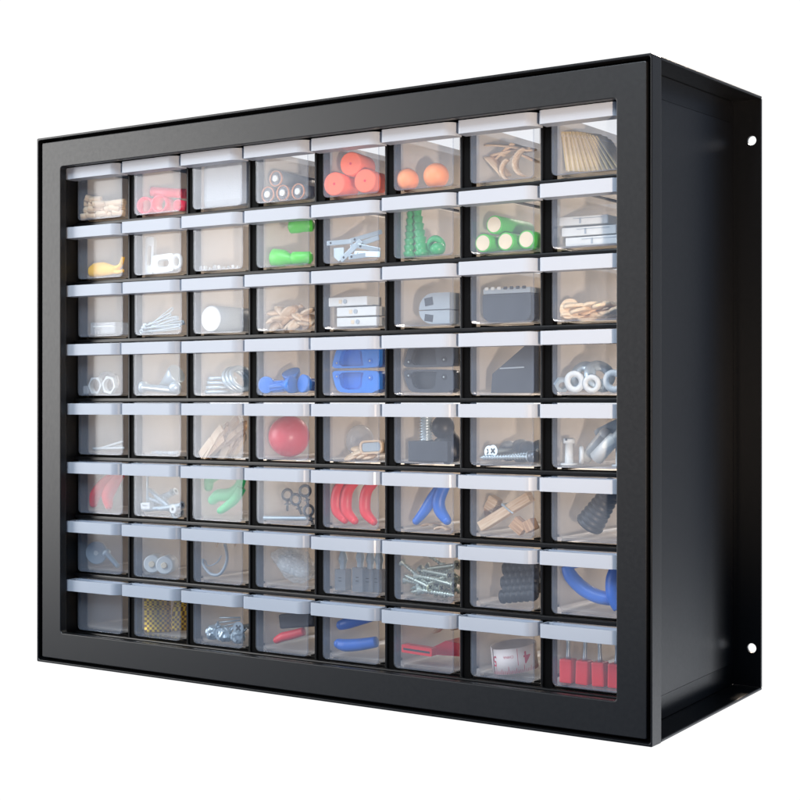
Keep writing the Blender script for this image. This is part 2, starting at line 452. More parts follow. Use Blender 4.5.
# --- shared small things
def screw_mesh(L=24, r=1.25, head=3.0, mat='zinc', pan=False):
    b = MB(); pr = [(.15, 0), (r * .8, 2.5)]; z = 2.5; p = 1.9
    while z < L * .86:
        pr += [(r * .62, z), (r * 1.3, z + p * .4), (r * .62, z + p * .8)]; z += p
    pr += [(r * .8, z), (r * .8, L - head * .7)]
    if pan: pr += [(head, L - head * .7), (head * .95, L - head * .25), (head * .5, L)]
    else: pr += [(head, L - .35), (head, L)]
    b.lathe(pr, mat, seg=14)
    for a in (0, 90): b.box((0, 0, L + .02), (head * 1.15, head * .3, .25), 'recess', (0, 0, a + 45))
    return b.mesh('screw')
def washer_mesh(Ro, ri, t, mat='steel'):
    b = MB(); b.tube((0, 0, 0), (0, 0, t), Ro, ri, mat, 36); return b.mesh('washer')
def nut_mesh(r, ri, t, mat='steel'):
    b = MB(); n = 30; hexa = []
    for i in range(n):
        a = 2 * PI * i / n; k = (a % (PI / 3)) - PI / 6; hexa.append((r * math.cos(PI / 6) / math.cos(k) * math.cos(a), r * math.cos(PI / 6) / math.cos(k) * math.sin(a)))
    b.prism(hexa, t, mat, Matrix.Translation((0, -t / 2, 0)), ngon(n, ri)); return b.mesh('nut')
def rod_mesh(L, r, mat, seg=14, bev=.3, name='rod'):
    b = MB(); b.cyl((-L / 2, 0, 0), (L / 2, 0, 0), r, mat, seg=seg, bev=bev); return b.mesh(name)
def peg_half(L, mat='wood'):
    b = MB(); b.prism([(0, 0), (L * .86, 0), (L, 2.0), (L, 3.4), (L * .62, 3.4), (L * .58, 2.6), (L * .54, 3.4), (0, 2.6)], 5.5, mat, Matrix.Translation((-L / 2, -2.7, 0))); return b.mesh('peg')

# ---- row 1
K = Cell(1, 1); md = rod_mesh(9, 2.6, 'woodp', name='dowel')
for i in range(30):
    lay = i // 9; a = 5 + (i % 9) * 4.4 + rnd.uniform(-1, 1); y = rnd.uniform(4, 12)
    K.put('wooden_dowel', md, 'short pale wooden dowel in the heap of the top left drawer', 'dowel', (K.x(a + lay, y), y, 2.8 + lay * 4.0 + rnd.uniform(-.5, .5)), (0, rnd.uniform(-14, 14), rnd.uniform(10, 70)), 'dowels heaped in the top left drawer')
K = Cell(1, 2)
def tube_m(L, r, ri, mat): b = MB(); b.tube((0, 0, 0), (0, L, 0), r, ri, mat); return b.mesh('tube')
for a, y, z, rz, t in ((9, 4, 6.5, 14, 'left pink tube of two standing open ended to the front'), (23, 4, 6.7, 16, 'right pink tube of two standing open ended to the front')):
    K.put('pink_tube', tube_m(15, 6.3, 5.3, 'pink'), t, 'tube', (K.x(a, y), y, z), (0, 0, rz), 'pink tubes in the second top drawer')
K.put('pink_tube', tube_m(28, 3.6, 2.9, 'pink'), 'pink tube lying across the tops of the two open ended ones', 'tube', (5, 12, 17.5), (-6, 12, -75), 'pink tubes in the second top drawer')
K.put('pink_tube', tube_m(16, 4.0, 3.2, 'pink'), 'short pink tube at the right end of its drawer', 'tube', (K.x(41, 3), 3, 4.2), (0, 0, 4), 'pink tubes in the second top drawer')
K = Cell(1, 3); pass
K = Cell(1, 4)
for a, z, t in ((9, 5.9, 'left bottom'), (22, 5.9, 'middle bottom'), (35, 5.9, 'right bottom'), (16, 16.2, 'upper')):
    b = MB(); b.cyl((0, .6, 0), (0, 44, 0), 5.3, 'batt', seg=32); p1 = MB(); p1.tube((0, -.1, 0), (0, 1, 0), 5.5, 4.7, 'brass'); p2 = MB(); p2.cyl((0, -1.0, 0), (0, .58, 0), 2.3, 'white', seg=24, bev=.3)
    K.put('slim_cell', b, '%s brown rimmed slim cell of the four lying end on' % t, 'battery', (K.x(a, 5), 5, z), None, 'slim cells in the fourth top drawer', ('body', ('end_ring', p1), ('contact', p2)))
K = Cell(1, 5)
for a, z, t in ((8.3, 8.4, 'bottom left'), (33, 8.4, 'bottom right'), (21.5, 20.6, 'top')):
    b = MB(); b.cyl((0, 0, 0), (0, 22, 0), 7.9, 'orange', seg=48, bev=.8); p = MB(); p.cyl((0, -.15, 0), (0, .3, 0), .9, 'redb', seg=16)
    K.put('foam_roll', b, '%s orange foam roll of the stacked three' % t, 'foam roll', (K.x(a, 4), 4, z), (0, 0, 9), 'orange foam rolls in the fifth top drawer', ('roll', ('core', p)))
K = Cell(1, 6)
for a, y, r_, t in ((9, 11, 7.4, 'left of the two orange balls'), (31, 11, 8.2, 'right of the two orange balls')):
    b = MB(); b.sphere((0, 0, 0), r_, 'peach', seg=40); K.put('orange_ball', b, t + ' in the top row', 'ball', (K.x(a, y), y, r_), None, 'orange balls in a top row drawer')
K = Cell(1, 7)
def curl(pts, w, t, mat):
    b = MB(); n = len(pts); V = []
    for i, (x, z) in enumerate(pts):
        p = Vector((x, z)); q = Vector(pts[min(i + 1, n - 1)]) - Vector(pts[max(i - 1, 0)]); nn = Vector((-q.y, q.x)).normalized() * t
        for (dx, dz) in ((0, 0), (nn.x, nn.y)):
            for y in (0, w): V.append((p.x + dx, y, p.y + dz))
    F = []
    for i in range(n - 1):
        a, c = 4 * i, 4 * i + 4; F += [(a, a + 1, c + 1, c), (a + 3, a + 2, c + 2, c + 3), (a, c, c + 2, a + 2), (c + 1, a + 1, a + 3, c + 3)]
    F += [(0, 2, 3, 1), (4 * n - 4, 4 * n - 3, 4 * n - 1, 4 * n - 2)]
    b.add(V, F, mat, True); return b.mesh('strip')
arc = lambda cx, cz, r_, a0, a1, n=14: [(cx + r_ * math.cos(R(a0 + (a1 - a0) * i / n)), cz + r_ * math.sin(R(a0 + (a1 - a0) * i / n))) for i in range(n + 1)]
for nm, p, w, loc, rot, t in (
    ('a', arc(0, 0, 9, 100, 250), 4, (33, 8, 11), (0, 0, 0), 'right pale wooden curl standing as an upright crescent'),
    ('b', arc(0, 0, 7, 110, 250), 3, (22, 8, 7.6), (0, 0, 0), 'small pale wooden curl left of the taller crescent'),
    ('c', [(i * 2.4, 1.0 * math.sin(i * .22)) for i in range(14)], 7, (2, 12, 24), (10, 12, 0), 'long wavy wooden strip along the top of the curls'),
    ('d', [(i * 2.4, .8 * math.sin(i * .25 + 1)) for i in range(12)], 6, (5, 14, 17), (0, -8, 8), 'wavy wooden strip slanting up to the right'),
    ('e', [(i * 2.0, .5 * math.sin(i * .3)) for i in range(10)], 6, (3, 9, 16), (20, 48, 5), 'pointed wooden strip dropping to the drawer floor'),
    ('f', [(i * 2.2, .6 * math.sin(i * .3)) for i in range(10)], 8, (4, 16, 12), (0, -38, 0), 'dark shaded wooden strip behind the pointed one'),
    ('g', [(i * 2.0, .6 * math.sin(i * .3)) for i in range(10)], 7, (16, 18, 20), (0, 25, 0), 'short wooden strip behind the crescents')):
    K.put('wooden_strip', curl(p, w * 1.7, 1.1, 'wood'), t, 'wood strip', loc, rot, 'curled wooden strips in a top row drawer')
K = Cell(1, 8)
for i in range(11):
    b = MB(); b.box((0, 8.5, 14), (.7, 17, 28 - abs(i - 5) * .5), 'tan')
    b.box((.45, 8.5, 24), (.25, 17, 1.4), 'cream'); b.box((.45, 1.2, 13), (.25, 1.2, 25), 'cream')
    K.put('paper_packet', b, 'thin tan paper packet leaning in the fan of the top right drawer', 'packet', (6.5 + i * 3.0, 5 + i * .9, 1.4), (0, -16 - i * 1.9, -36 + i * 3 + rnd.uniform(-3, 3)), 'tan packets fanned in the top right drawer')

# ---- row 2
K = Cell(2, 1); b = MB(); b.sweep([(0, 0, 4.6), (5, 0, 5.6), (13, 0, 5.8), (22, 1, 5), (28, 2, 5.5)], [4.0, 5.6, 5.6, 3.6, 2.0], 'yellow', 16, flat=.6)
p = MB(); p.sweep([(24, 1, 6), (30, 1, 8), (33, 1, 14)], [1.9, 1.6, 1.4], 'yellow', 10); p2 = MB(); p2.sweep([(22, 1, 4), (28, 1, 3), (33, 1, 4)], [1.6, 1.4, 1.2], 'yellow', 10)
K.put('plastic_clip', b, 'yellow plastic clip with a rounded body and forked end', 'clip', (6, 5, 0), None, None, ('clip_body', ('prong', p), ('prong', p2)))
K = Cell(2, 2)
def link_mesh(w, h, th, sw, sh):
    b = MB(); b.prism(rrect(-w / 2, w / 2, -h / 2, h / 2, (min(w, h) * .3,) * 4), th, 'white', None, rrect(-sw / 2, sw / 2, -sh / 2, sh / 2, (min(sw, sh) * .48,) * 4)); return b.mesh('link')
K.put('plastic_link', link_mesh(8.5, 27, 3, 3.8, 15), 'upright white slotted plastic link', 'link', (K.x(13.5, 9), 9, 14), (0, 3, 0), 'white plastic links in the second row')
K.put('plastic_link', link_mesh(22, 13, 6, 11, 5.5), 'white slotted plastic link lying on its side in front of the upright one', 'link', (K.x(27, 3), 3, 7), (0, -3, 0), 'white plastic links in the second row')
b = MB(); b.sweep([(0, 0, 4), (3, 0, 2), (6, 0, 4), (6, 0, 9), (3, 0, 11), (0, 0, 9)], 1.5, 'white', 8, closed=True)
K.put('plastic_link', b, 'white rounded plastic link at the right of its drawer', 'link', (K.x(37, 3), 3, 1), (0, 0, 10), 'white plastic links in the second row')
K = Cell(2, 3)
for i in range(9):
    b = MB(); s_ = rnd.uniform(1.2, 2.6); b.box((0, 0, s_ / 2 + .2), (s_, s_ * .7, s_ * 1.3), 'white' if i % 3 else 'glass', (0, rnd.uniform(-20, 20), rnd.uniform(0, 90)), .15)
    y = rnd.uniform(2, 9); K.put('plastic_bit', b, 'tiny clear plastic bit on the floor of the third drawer of the second row', 'plastic bit', (K.x(6 + i * 4.2, y), y, .3), None, 'tiny bits in the second row drawer')
K = Cell(2, 4)
def plug(L, r0, r1, mat):
    b = MB(); b.lathe([(r0 * .6, 0), (r0, 1.2), (r0, L * .35), (r1, L * .55), (r1, L - 1.4), (r1 * .55, L)], mat, seg=28); return b.mesh('plug')
K.put('green_plug', plug(26, 6, 3.8, 'green'), 'bright green plug lying on the drawer floor', 'plug', (K.x(13, 6), 6, 6.4), (0, 98, 8), 'green plugs in the second row')
K.put('green_plug', plug(15, 4.4, 4.2, 'green'), 'bright green plug at the lower right of its drawer', 'plug', (26, 5, 4.6), (0, 90, 12), 'green plugs in the second row')
K.put('green_plug', plug(18, 4.6, 4.0, 'green'), 'bright green plug wedged up under the handle', 'plug', (24, 5, 26), (0, 90, 12), 'green plugs in the second row')
K = Cell(2, 5)
for i, (a, y, z, L, w, ry, rz, t) in enumerate(((13, 5, 13, 20, 3.2, -1, 4, 'level steel strip left of the pile'), (22, 4, 7, 20, 3.6, -38, 3, 'steel strip propped at a steep slant'), (33, 6, 12, 22, 3.2, -14, 6, 'steel strip sloping gently up to the right'),
        (34, 7, 16, 24, 3, -12, 8, 'uppermost steel strip of the pile'), (35, 4, 4, 22, 4, 4, -4, 'lowest steel strip on the drawer floor'), (28, 3, 3, 14, 3.4, -5, 12, 'short steel strip on the floor'), (36, 5, 8, 16, 3, 12, 20, 'steel strip tilting down at the right'))):
    b = MB(); b.box((0, 0, 0), (L, 1.0, w), 'steel', None, .3); b.cyl((-L * .35, -.6, 0), (-L * .35, .6, 0), .8, 'recess', seg=12)
    K.put('steel_strip', b, t, 'metal strip', (K.x(a, y), y, z), (0, ry, rz), 'steel strips in the second row')
b = MB(); b.prism([(0, 9), (8, 9), (8, 3), (4, 0), (0, 3)], 1.2, 'steel'); K.put('steel_plate', b, 'pointed steel plate standing at the left of the strips', 'metal plate', (K.x(8, 5), 5, .5))
K = Cell(2, 6)
def ribplug(L, r):
    b = MB(); pr = [(r * .55, 0)]; z = 0; n = 7
    for i in range(n):
        f = 1 - .45 * i / n; pr += [(r * f * .75, z + .3), (r * f, z + L / n * .8), (r * f * .7, z + L / n)]; z += L / n
    pr += [(r * .3, L + 1)]; b.lathe(pr, 'dgreen', seg=18); return b.mesh('plug')
K.put('wall_plug', ribplug(30, 4.6), 'left upright ribbed green wall plug', 'wall plug', (K.x(11, 12), 12, .3), (0, 2, 0), 'ribbed green wall plugs')
K.put('wall_plug', ribplug(31, 4.8), 'right upright ribbed green wall plug', 'wall plug', (K.x(20.5, 9), 9, .3), (0, -7, 0), 'ribbed green wall plugs')
b = MB(); b.torus((0, 0, 6.5), 4.6, 2.2, 'dgreen', (0, 1, .3)); K.put('green_ring', b, 'thick green nylon ring beside the wall plugs', 'ring', (K.x(31, 10), 10, .6))
b = MB(); b.sphere((0, 0, 4.2), 4.6, 'dgreen', (1.1, 1, .9)); K.put('green_stopper', b, 'rounded green nylon cap in front of the ring', 'cap', (K.x(32, 4.8), 5, .1))
b = MB(); b.sphere((0, 0, 4.6), 4.6, 'dgreen', (.9, 1, 1)); K.put('green_stopper', b, 'rounded green nylon cap between plug and ring', 'cap', (K.x(28, 14), 14, .2))
K = Cell(2, 7)
for a, z, t in ((8, 6.1, 'bottom left'), (24, 6.1, 'bottom middle'), (38.5, 6.5, 'bottom right'), (16, 17, 'top')):
    b = MB(); b.cyl((0, .5, 0), (0, 42, 0), 5.7, 'lime', seg=36, bev=.4); p = MB(); p.cyl((0, .1, 0), (0, 1.2, 0), 4.7, 'cream', seg=36)
    K.put('wrapped_roll', b, '%s green wrapped roll with a cream end' % t, 'roll', (K.x(a, 4), 4, z), None, 'green wrapped rolls in the second row', ('wrap', ('paper_end', p)))
K = Cell(2, 8)
for k, (a, z, w, t) in enumerate(((14, .4, 40, 'bottom'), (11, 6.6, 36, 'middle'), (9, 13.2, 32, 'top'))):
    b = MB(); b.box((w / 2 - 6, 12, 2.9), (w, 20, 5.2), 'white', None, .5); b.box((w / 2 - 8, 1.9, 2.9), (1.2, .3, 3.4), 'grey'); b.box((w / 2 - 3, 1.9, 4.2), (w * .6, .3, .4), 'grey')
    K.put('flat_case', b, '%s white flat plastic case of the stack' % t, 'case', (a - 3, 4 + k, z), (0, 0, 2 * k - 2), 'white flat cases stacked in the second row')

# ---- row 3
K = Cell(3, 1); b = MB(); b.box((0, 0, 5), (26, 14, 9), 'glass', None, .8); b.box((0, -6.9, 6.5), (20, .5, .8), 'white'); K.put('clear_case', b, 'low clear plastic case on the floor of a third row drawer', 'case', (K.x(31, 9), 9, .3))
K = Cell(3, 2)
def pin(L):
    b = MB(); b.sweep([(0, 0, 0), (L, 0, .4), (L + 1.4, 0, 1.4), (L, 0, 2.4), (L * .3, 0, 2.6), (1, 0, 2.4)], .42, 'steel', 8, 4)
    b.torus((-1.0, 0, .6), 1.3, .5, 'steel', (0, 1, 0), 16, 8); b.sphere((1.2, 0, 3.2), 1.7, 'steel', (1.3, .7, .9), 14); return b.mesh('pin')
for i, (a, z, ry, L) in enumerate(((4, 1.6, -4, 34), (6, 3.4, -12, 30), (5, 2.4, -22, 26), (12, 4, -30, 24), (8, 1.8, -2, 30), (4, 1.6, -9, 33), (9, 1.6, -17, 28), (5, 3, -6, 31), (14, 2, -12, 24))):
    y = 3.5 + i * 1.3; K.put('safety_pin', pin(L), 'silver safety pin in the loose heap of the third row', 'safety pin', (max(K.x(a + 3, y), 3.2), y, z), (0, ry, 0), 'safety pins in the third row')
K = Cell(3, 3); b = MB(); b.cyl((0, .5, 0), (0, 58, 0), 9.2, 'grey', seg=48, bev=.5); p = MB(); p.cyl((0, 0, 0), (0, .8, 0), 8.9, 'white', seg=48, bev=.3)
K.put('capped_cylinder', b, 'grey cylinder lying with its bright white end to the front', 'cylinder', (K.x(15, 4), 4, 9.4), None, None, ('barrel', ('end_cap', p)))
K = Cell(3, 4)
mo = None
def oval():
    b = MB(); b.sphere((0, 0, 0), 6.2, 'wood', (1, .68, .3), 20); return b.mesh('oval')
mo = oval()
for i in range(24):
    y = rnd.uniform(5, 15); lay = i // 8; a = 13 + (i % 8) * 4.2 + rnd.uniform(-1, 1)
    K.put('wooden_oval', mo, 'flat tan wooden oval in the heap of the fourth drawer, third row', 'wooden oval', (max(6, K.x(a, y)), y + 2, 3.4 + lay * 4.4), (rnd.uniform(-40, 40), rnd.uniform(-60, 60), rnd.uniform(0, 90)), 'wooden ovals heaped in the third row')
K = Cell(3, 5)
for k, (a, z, t) in enumerate(((14, .4, 'bottom'), (14, 7.2, 'middle'), (7, 14, 'top'))):
    b = MB(); b.box((15, 8, 3.1), (32, 16, 5.9), 'white', None, .5); p = MB(); p.cyl((16 - k * 1.5, -.5, 3.1), (16 - k * 1.5, .2, 3.1), 1.5, 'grey', seg=16); p.box((12 - k * 1.5, -.2, 3.1), (2.2, .4, 2.4), 'cream')
    K.put('switch_plate', b, '%s white switch plate of the stack in the third row' % t, 'plate', (K.x(a - 3, 3), 3.5, z), (0, 0, -k), 'stacked white switch plates', ('plate', ('switch', p)))
K = Cell(3, 6); b = MB()
b.prism([(-11 + 11 * (1 - math.cos(t)) * .99, 0.3 + 10.5 * math.sin(t)) for t in [i * PI / 2 / 10 for i in range(11)]] + [(12, 10.8), (12, .3)], 22, 'grey')
p = MB(); p.prism([(-11 + 11 * (1 - math.cos(t)) * .99, -.3 - 8.6 * math.sin(t)) for t in [i * PI / 2 / 10 for i in range(11)]] + [(12, -8.9), (12, -.3)], 22, 'grey')
p2 = MB(); p2.box((-3.5, -.1, 5.4), (6, .5, 5), 'dgrey', (0, -8, 0)); p3 = MB(); p3.box((-3.5, -.1, -5), (6, .5, 4.4), 'dgrey', (0, 8, 0))
K.put('domed_housing', b, 'grey two part domed plastic housing with square windows', 'housing', (K.x(29, 5), 5, 9.4), None, None, ('upper_half', ('lower_half', p), ('window', p2), ('window', p3)))
K = Cell(3, 7); b = MB(); b.prism(rrect(0, 34, 0, 17, (6, 6, 1, 1)), 24, 'dgrey'); b.box((17, 12, 19), (33, 24, 3.4), 'grey', None, .4)
for i in range(7): b.box((3 + i * 4.4, -.1, 20.6), (2.4, .8, 1.8), 'white' if i < 3 else 'dgrey', None, .2)
K.put('notched_box', b, 'dark grey plastic box with small white teeth along its top', 'box', (K.x(8, 4), 4, .4))
K = Cell(3, 8); mdisc = None
b = MB(); b.cyl((0, 0, -1), (0, 0, 1.1), 6.4, 'woodp', seg=28, bev=.5); mdisc = b.mesh('disc')
for i in range(17):
    lay = i // 6; y = rnd.uniform(6, 16); a = 10 + (i % 6) * 6.3 + lay * 2; K.put('wooden_disc', mdisc, 'flat tan wooden disc in the heap of the eighth drawer, third row', 'wooden disc', (max(7, K.x(a, y)), y, 1.6 + lay * 3.0 + rnd.uniform(0, .8)), (rnd.uniform(-16, 16), rnd.uniform(-16, 16), 0), 'wooden discs in the third row')
K.put('wooden_disc', mdisc, 'tan wooden disc standing on edge at the left of the heap', 'wooden disc', (8.2, 6, 6.8), (84, 0, 6), 'wooden discs in the third row')

# ---- row 4
K = Cell(4, 1)
K.put('hex_ring', nut_mesh(6.9, 4.9, 3.5, 'white'), 'left upright white hexagonal ring of the pair', 'ring', (K.x(17.5, 3.5), 3.5, 6.6), None, 'hexagonal rings in the fourth row')
K.put('hex_ring', nut_mesh(7.0, 4.9, 3.5, 'white'), 'right upright white hexagonal ring of the pair', 'ring', (K.x(31.5, 3.5), 3.5, 6.8), (0, 12, 0), 'hexagonal rings in the fourth row')
b = MB(); b.tube((0, 0, 0), (0, 7, 0), 8, 6.4, 'glass'); K.put('clear_ring', b, 'clear plastic ring behind the two hexagonal rings', 'ring', (K.x(26, 9) , 9, 9), None)
b = MB(); b.box((0, 0, 3.2), (5.6, 4, 6), 'glass', None, .5); K.put('clear_block', b, 'small clear block left of the hexagonal rings', 'block', (K.x(8.5, 4), 4, .2))
K = Cell(4, 2)
b = MB(); b.lathe([(4.2, 0), (4.2, 3), (2.6, 3.2), (2.6, 33)], 'steel', seg=24); K.put('long_bolt', b, 'long steel bolt lying flat with its head to the left', 'bolt', (K.x(4.5, 4), 4.5, 5.4), (0, 95, 6))
b = MB(); b.lathe([(1, 0), (7.2, 17), (7.2, 19)], 'steel', seg=32); K.put('steel_cone', b, 'steel cone lying behind the long bolt', 'cone', (K.x(24, 10), 10, 6), (0, 62, 0))
b = MB(); b.sphere((0, 0, 4.4), 4.6, 'steel', (1, 1, .9)); K.put('steel_bead', b, 'round steel knob at the right end of the bolt', 'knob', (K.x(37, 3), 4.8, .5))
K = Cell(4, 3)
def ring_m(): b = MB(); b.tube((0, 0, 0), (0, 0, 2.2), 10.2, 7.6, 'steel', 44); return b.mesh('ring')
mr = ring_m()
for k in range(4): K.put('steel_ring', mr, ['lowest', 'second lowest', 'second highest', 'topmost'][k] + ' flat silver ring of the low stack', 'ring', (12 + k * .5, 13 + k * .4, .4 + k * 3.2), (0, rnd.uniform(-3, 3), 0), 'big silver rings in the fourth row')
for k in range(3): K.put('steel_ring', mr, ['front', 'middle', 'rear'][k] + ' tilted silver ring leaning right of the stack', 'ring', (24.5 + k * 3.4, 14, 9.5 + .4 * k), (14, 58, 0), 'big silver rings in the fourth row')
K = Cell(4, 4)
def cap(L, r):
    b = MB(); b.lathe([(r * .86, .2), (r, 0), (r * .95, 3), (r * .62, 6), (r * .55, L - 1), (r * .4, L)], 'blue', seg=28)
    b.lathe([(r * .85, .22), (r * .7, 2.5), (.1, 2.6)], 'blue', seg=28)
    for k in range(8): a = k * PI / 4; b.box((r * .6 * math.cos(a), r * .6 * math.sin(a), L * .66), (.9, .9, L * .55), 'blue', (0, 0, k * 45))
    return b.mesh('cap')
K.put('wire_cap', cap(16, 5.8), 'blue wire cap at the left with its open end to the front', 'wire cap', (K.x(7.5, 3), 3, 6.1), (-90, 0, 12), 'blue wire caps in the fourth row')
K.put('wire_cap', cap(19, 5.8), 'blue wire cap lying sideways in the middle', 'wire cap', (K.x(30, 5), 6, 6.2), (0, -95, 0), 'blue wire caps in the fourth row')
K.put('wire_cap', cap(16, 6.2), 'blue wire cap at the right facing half forward', 'wire cap', (K.x(38, 4), 5, 7), (-96, 20, -20), 'blue wire caps in the fourth row')
K.put('wire_cap', cap(15, 6.4), 'blue wire cap rising behind the middle one', 'wire cap', (K.x(29, 14), 14, 15), (-150, 0, 0), 'blue wire caps in the fourth row')
def clamp(cell, mat, lab, holes):
    out = [(0, 1), (1.5, 5), (0, 8), (4, 14), (30, 15), (39, 14), (39, .5), (34, .5), (31, 3), (28, .5), (8, .5), (4, 2)]
    for sgn, nm in ((1, 'upper_jaw'), (-1, 'lower_jaw')):
        pass
    e = bpy.data.objects.new('split_clamp', None); COL.objects.link(e); e.location = (cell.o + Vector((3.4, 4, .6))) * mm
    tag(e, lab, 'clamp')
    for sgn, nm in ((1, 'upper_jaw'), (-1, 'lower_jaw')):
        b = MB(); po = [(0, 2.2), (2.4, .9), (2.4, .9), (35.5, .9), (38.5, 3.5), (38.5, 15.5), (8, 15.5), (3.5, 13)]
        pi = [(5.5, 3.8), (8.5, 2.0), (8.5, 2.0), (26, 2.0), (25, 4.5), (24, 13.0), (12, 13.4), (7.5, 11.5)]
        def sm(p): # subdivide for a softer outline
            q = []
            for i in range(len(p)):
                a, c = Vector(p[i]), Vector(p[(i + 1) % len(p)]); q += [a.lerp(c, .2), a.lerp(c, .8)]
            return [tuple(v) for v in q]
        b.prism([(x, sgn * z) for x, z in sm(po)], 12, mat, Matrix.Translation((0, 0, 15.4)), [(x, sgn * z) for x, z in sm(pi)])
        b.prism([(x, sgn * z) for x, z in pi[:1] + pi[2:]], 1.4, holes, Matrix.Translation((0, 4, 15.2)))
        for (hx, hz) in ((4.4, 4.4), (31, 5.5)): b.cyl((hx, -.4, 15.2 + sgn * hz), (hx, .3, 15.2 + sgn * hz), 1.8, holes, seg=18); b.sphere((hx, -.5, 15.2 + sgn * hz), .7, 'steel', seg=10)
        link(nm, b.mesh(nm), e)
clamp(Cell(4, 5), 'blue', 'blue plastic clamp of two halves split by a level gap', 'blueg')
clamp(Cell(4, 6), 'dgrey', 'dark grey plastic clamp of two halves with small rivets', 'char')
K = Cell(4, 7); b = MB(); b.prism([(0, .3), (30, .3), (30, 31), (24, 29), (12, 20), (1, 12)], 26, 'dgrey'); b.box((15, -.2, 15.5), (17, .8, .8), 'grey', (0, -2, 0)); K.put('sloping_block', b, 'dark grey plastic block with a sloping top', 'block', (K.x(14, 4), 4, 0))
K = Cell(4, 8)
K.put('washer', washer_mesh(6.6, 3.0, 1.6, 'white'), 'wide pale washer standing at the left front', 'washer', (K.x(14.5, 2.4), 3.4, 6.8), (97, 0, 0), 'washers in the fourth row')
K.put('washer', washer_mesh(5.4, 2.6, 3.0, 'white'), 'smaller pale washer standing next to the wide one', 'washer', (K.x(25.5, 2.4), 4.4, 5.7), (97, 0, 8), 'washers in the fourth row')
K.put('washer', washer_mesh(6.8, 3.1, 1.8, 'white'), 'wide pale washer standing at the right front', 'washer', (K.x(40, 2.4), 3.6, 7.0), (97, 0, 0), 'washers in the fourth row')
K.put('washer', washer_mesh(9.5, 3.4, 1.6, 'steel'), 'big leaning steel washer behind the front ones', 'washer', (K.x(20, 9), 9, 9.8), (65, 0, -12), 'washers in the fourth row')
K.put('washer', washer_mesh(9.5, 3.4, 1.6, 'steel'), 'big steel washer tilted right behind the small pale one', 'washer', (K.x(30, 9), 10, 10.2), (60, 20, 35), 'washers in the fourth row')
K.put('hex_nut', nut_mesh(4.6, 2.3, 4, 'steel'), 'steel hex nut tipped at the left of the washers', 'nut', (K.x(5.4, 4), 5, 5), (20, 0, 40), 'hex nuts in the fourth row')
K.put('hex_nut', nut_mesh(4.2, 2.1, 4, 'steel'), 'steel hex nut between the washers at the right', 'nut', (K.x(33, 8), 8, 4.4), (10, 10, -30), 'hex nuts in the fourth row')

# ---- row 5
K = Cell(5, 1)
for i, (z, ry, L) in enumerate(((1.6, -2, 32), (3.2, -14, 30), (2.2, -6, 28))): K.put('long_pin', rod_mesh(L, .9, 'white', name='pin'), ['lowest', 'steepest', 'middle'][i] + ' long thin pale pin in the fifth row', 'pin', (K.x(30, 6 + i * 2), 6 + i * 2, z + 2), (0, ry, 0), 'thin pins in the fifth row')
K = Cell(5, 2)
for i in range(6):
    b = MB(); b.box((0, 0, 1), (5, 1.4, 2.2), 'glass', (0, rnd.uniform(-20, 20), rnd.uniform(0, 60)), .2); y = 4 + i; K.put('clear_sliver', b, 'small clear plastic sliver lying in the second drawer, fifth row', 'sliver', (K.x(19 + i * 4, y), y, .4), None, 'clear slivers in the fifth row')
K = Cell(5, 3)
for i, (a, z, ry, L) in enumerate(((13, 9, -42, 30), (19, 9, -46, 32), (24, 8, -50, 30), (32, 8, -40, 28), (35, 14, -32, 26), (28, 15, -44, 30), (37, 6, -52, 24), (22, 14, -38, 28), (17, 5, -35, 22), (27, 6, -58, 24), (33, 5, -46, 22), (31, 12, -34, 30), (14, 7, -50, 26))):
    y = 4 + (i % 4) * 4.0; K.put('clothes_peg', peg_half(L, 'woodd' if i % 3 else 'wood'), 'slanting wooden clothes peg in the bundle of the fifth row', 'clothes peg', (max(9, K.x(a + 2, y)), y + 3, z + 1), (rnd.uniform(50, 100), ry, rnd.uniform(-8, 8)), 'clothes pegs in the fifth row')
K = Cell(5, 4); b = MB(); b.sphere((0, 0, 0), 14.2, 'redb', seg=48); K.put('red_ball', b, 'large red ball nearly filling its drawer', 'ball', (K.x(27.5, 16), 16, 14.4))
K = Cell(5, 5)
for i, (a, z, rz) in enumerate(((19, 2.2, 30), (23, 4.8, 10), (25, 2.4, -20), (30, 2.2, 0), (22, 7.2, 24))):
    K.put('wooden_toggle', mo, ['leftmost', 'upper middle', 'inner', 'rightmost', 'topmost'][i] + ' pale wooden toggle of the small pile in the fifth row', 'toggle', (K.x(a + 4, 6), 6 + i, z), (20, -25 + i * 6, rz), 'wooden toggles in the fifth row')
b = MB(); b.prism(rrect(0, 18, 0, 9, (3.5, 3.5, 3.5, 3.5)), 8, 'wood', None, rrect(1.4, 16.6, 1.4, 7.6, (2.4,) * 4)); b.box((9, 4, 4.5), (15, 7, 6), 'grey', None, .5); K.put('wooden_buckle', b, 'pale wooden buckle with a grey middle at the right', 'buckle', (K.x(29, 4), 4, 3.6), (0, -4, 0))
b = MB(); b.sphere((0, 0, 0), 9.5, 'glass', (1, 1, 1.15)); K.put('milky_bulb', b, 'faint milky rounded knob at the left of the pale toggles', 'knob', (12, 24, 12))
K = Cell(5, 6); b = MB(); b.box((15, 9, 6.5), (30, 17, 13), 'dgrey', None, .6)
p = MB(); pr = []; z = 13
while z < 33: pr += [(3.4, z), (4.7, z + .7), (3.4, z + 1.4)]; z += 1.8
p.lathe(pr, 'steel', (10.5, 6, 0), seg=24)
K.put('bolted_block', b, 'dark grey block with an upright threaded steel bolt', 'block', (K.x(9, 3), 3.5, .2), None, None, ('block', ('threaded_bolt', p)))
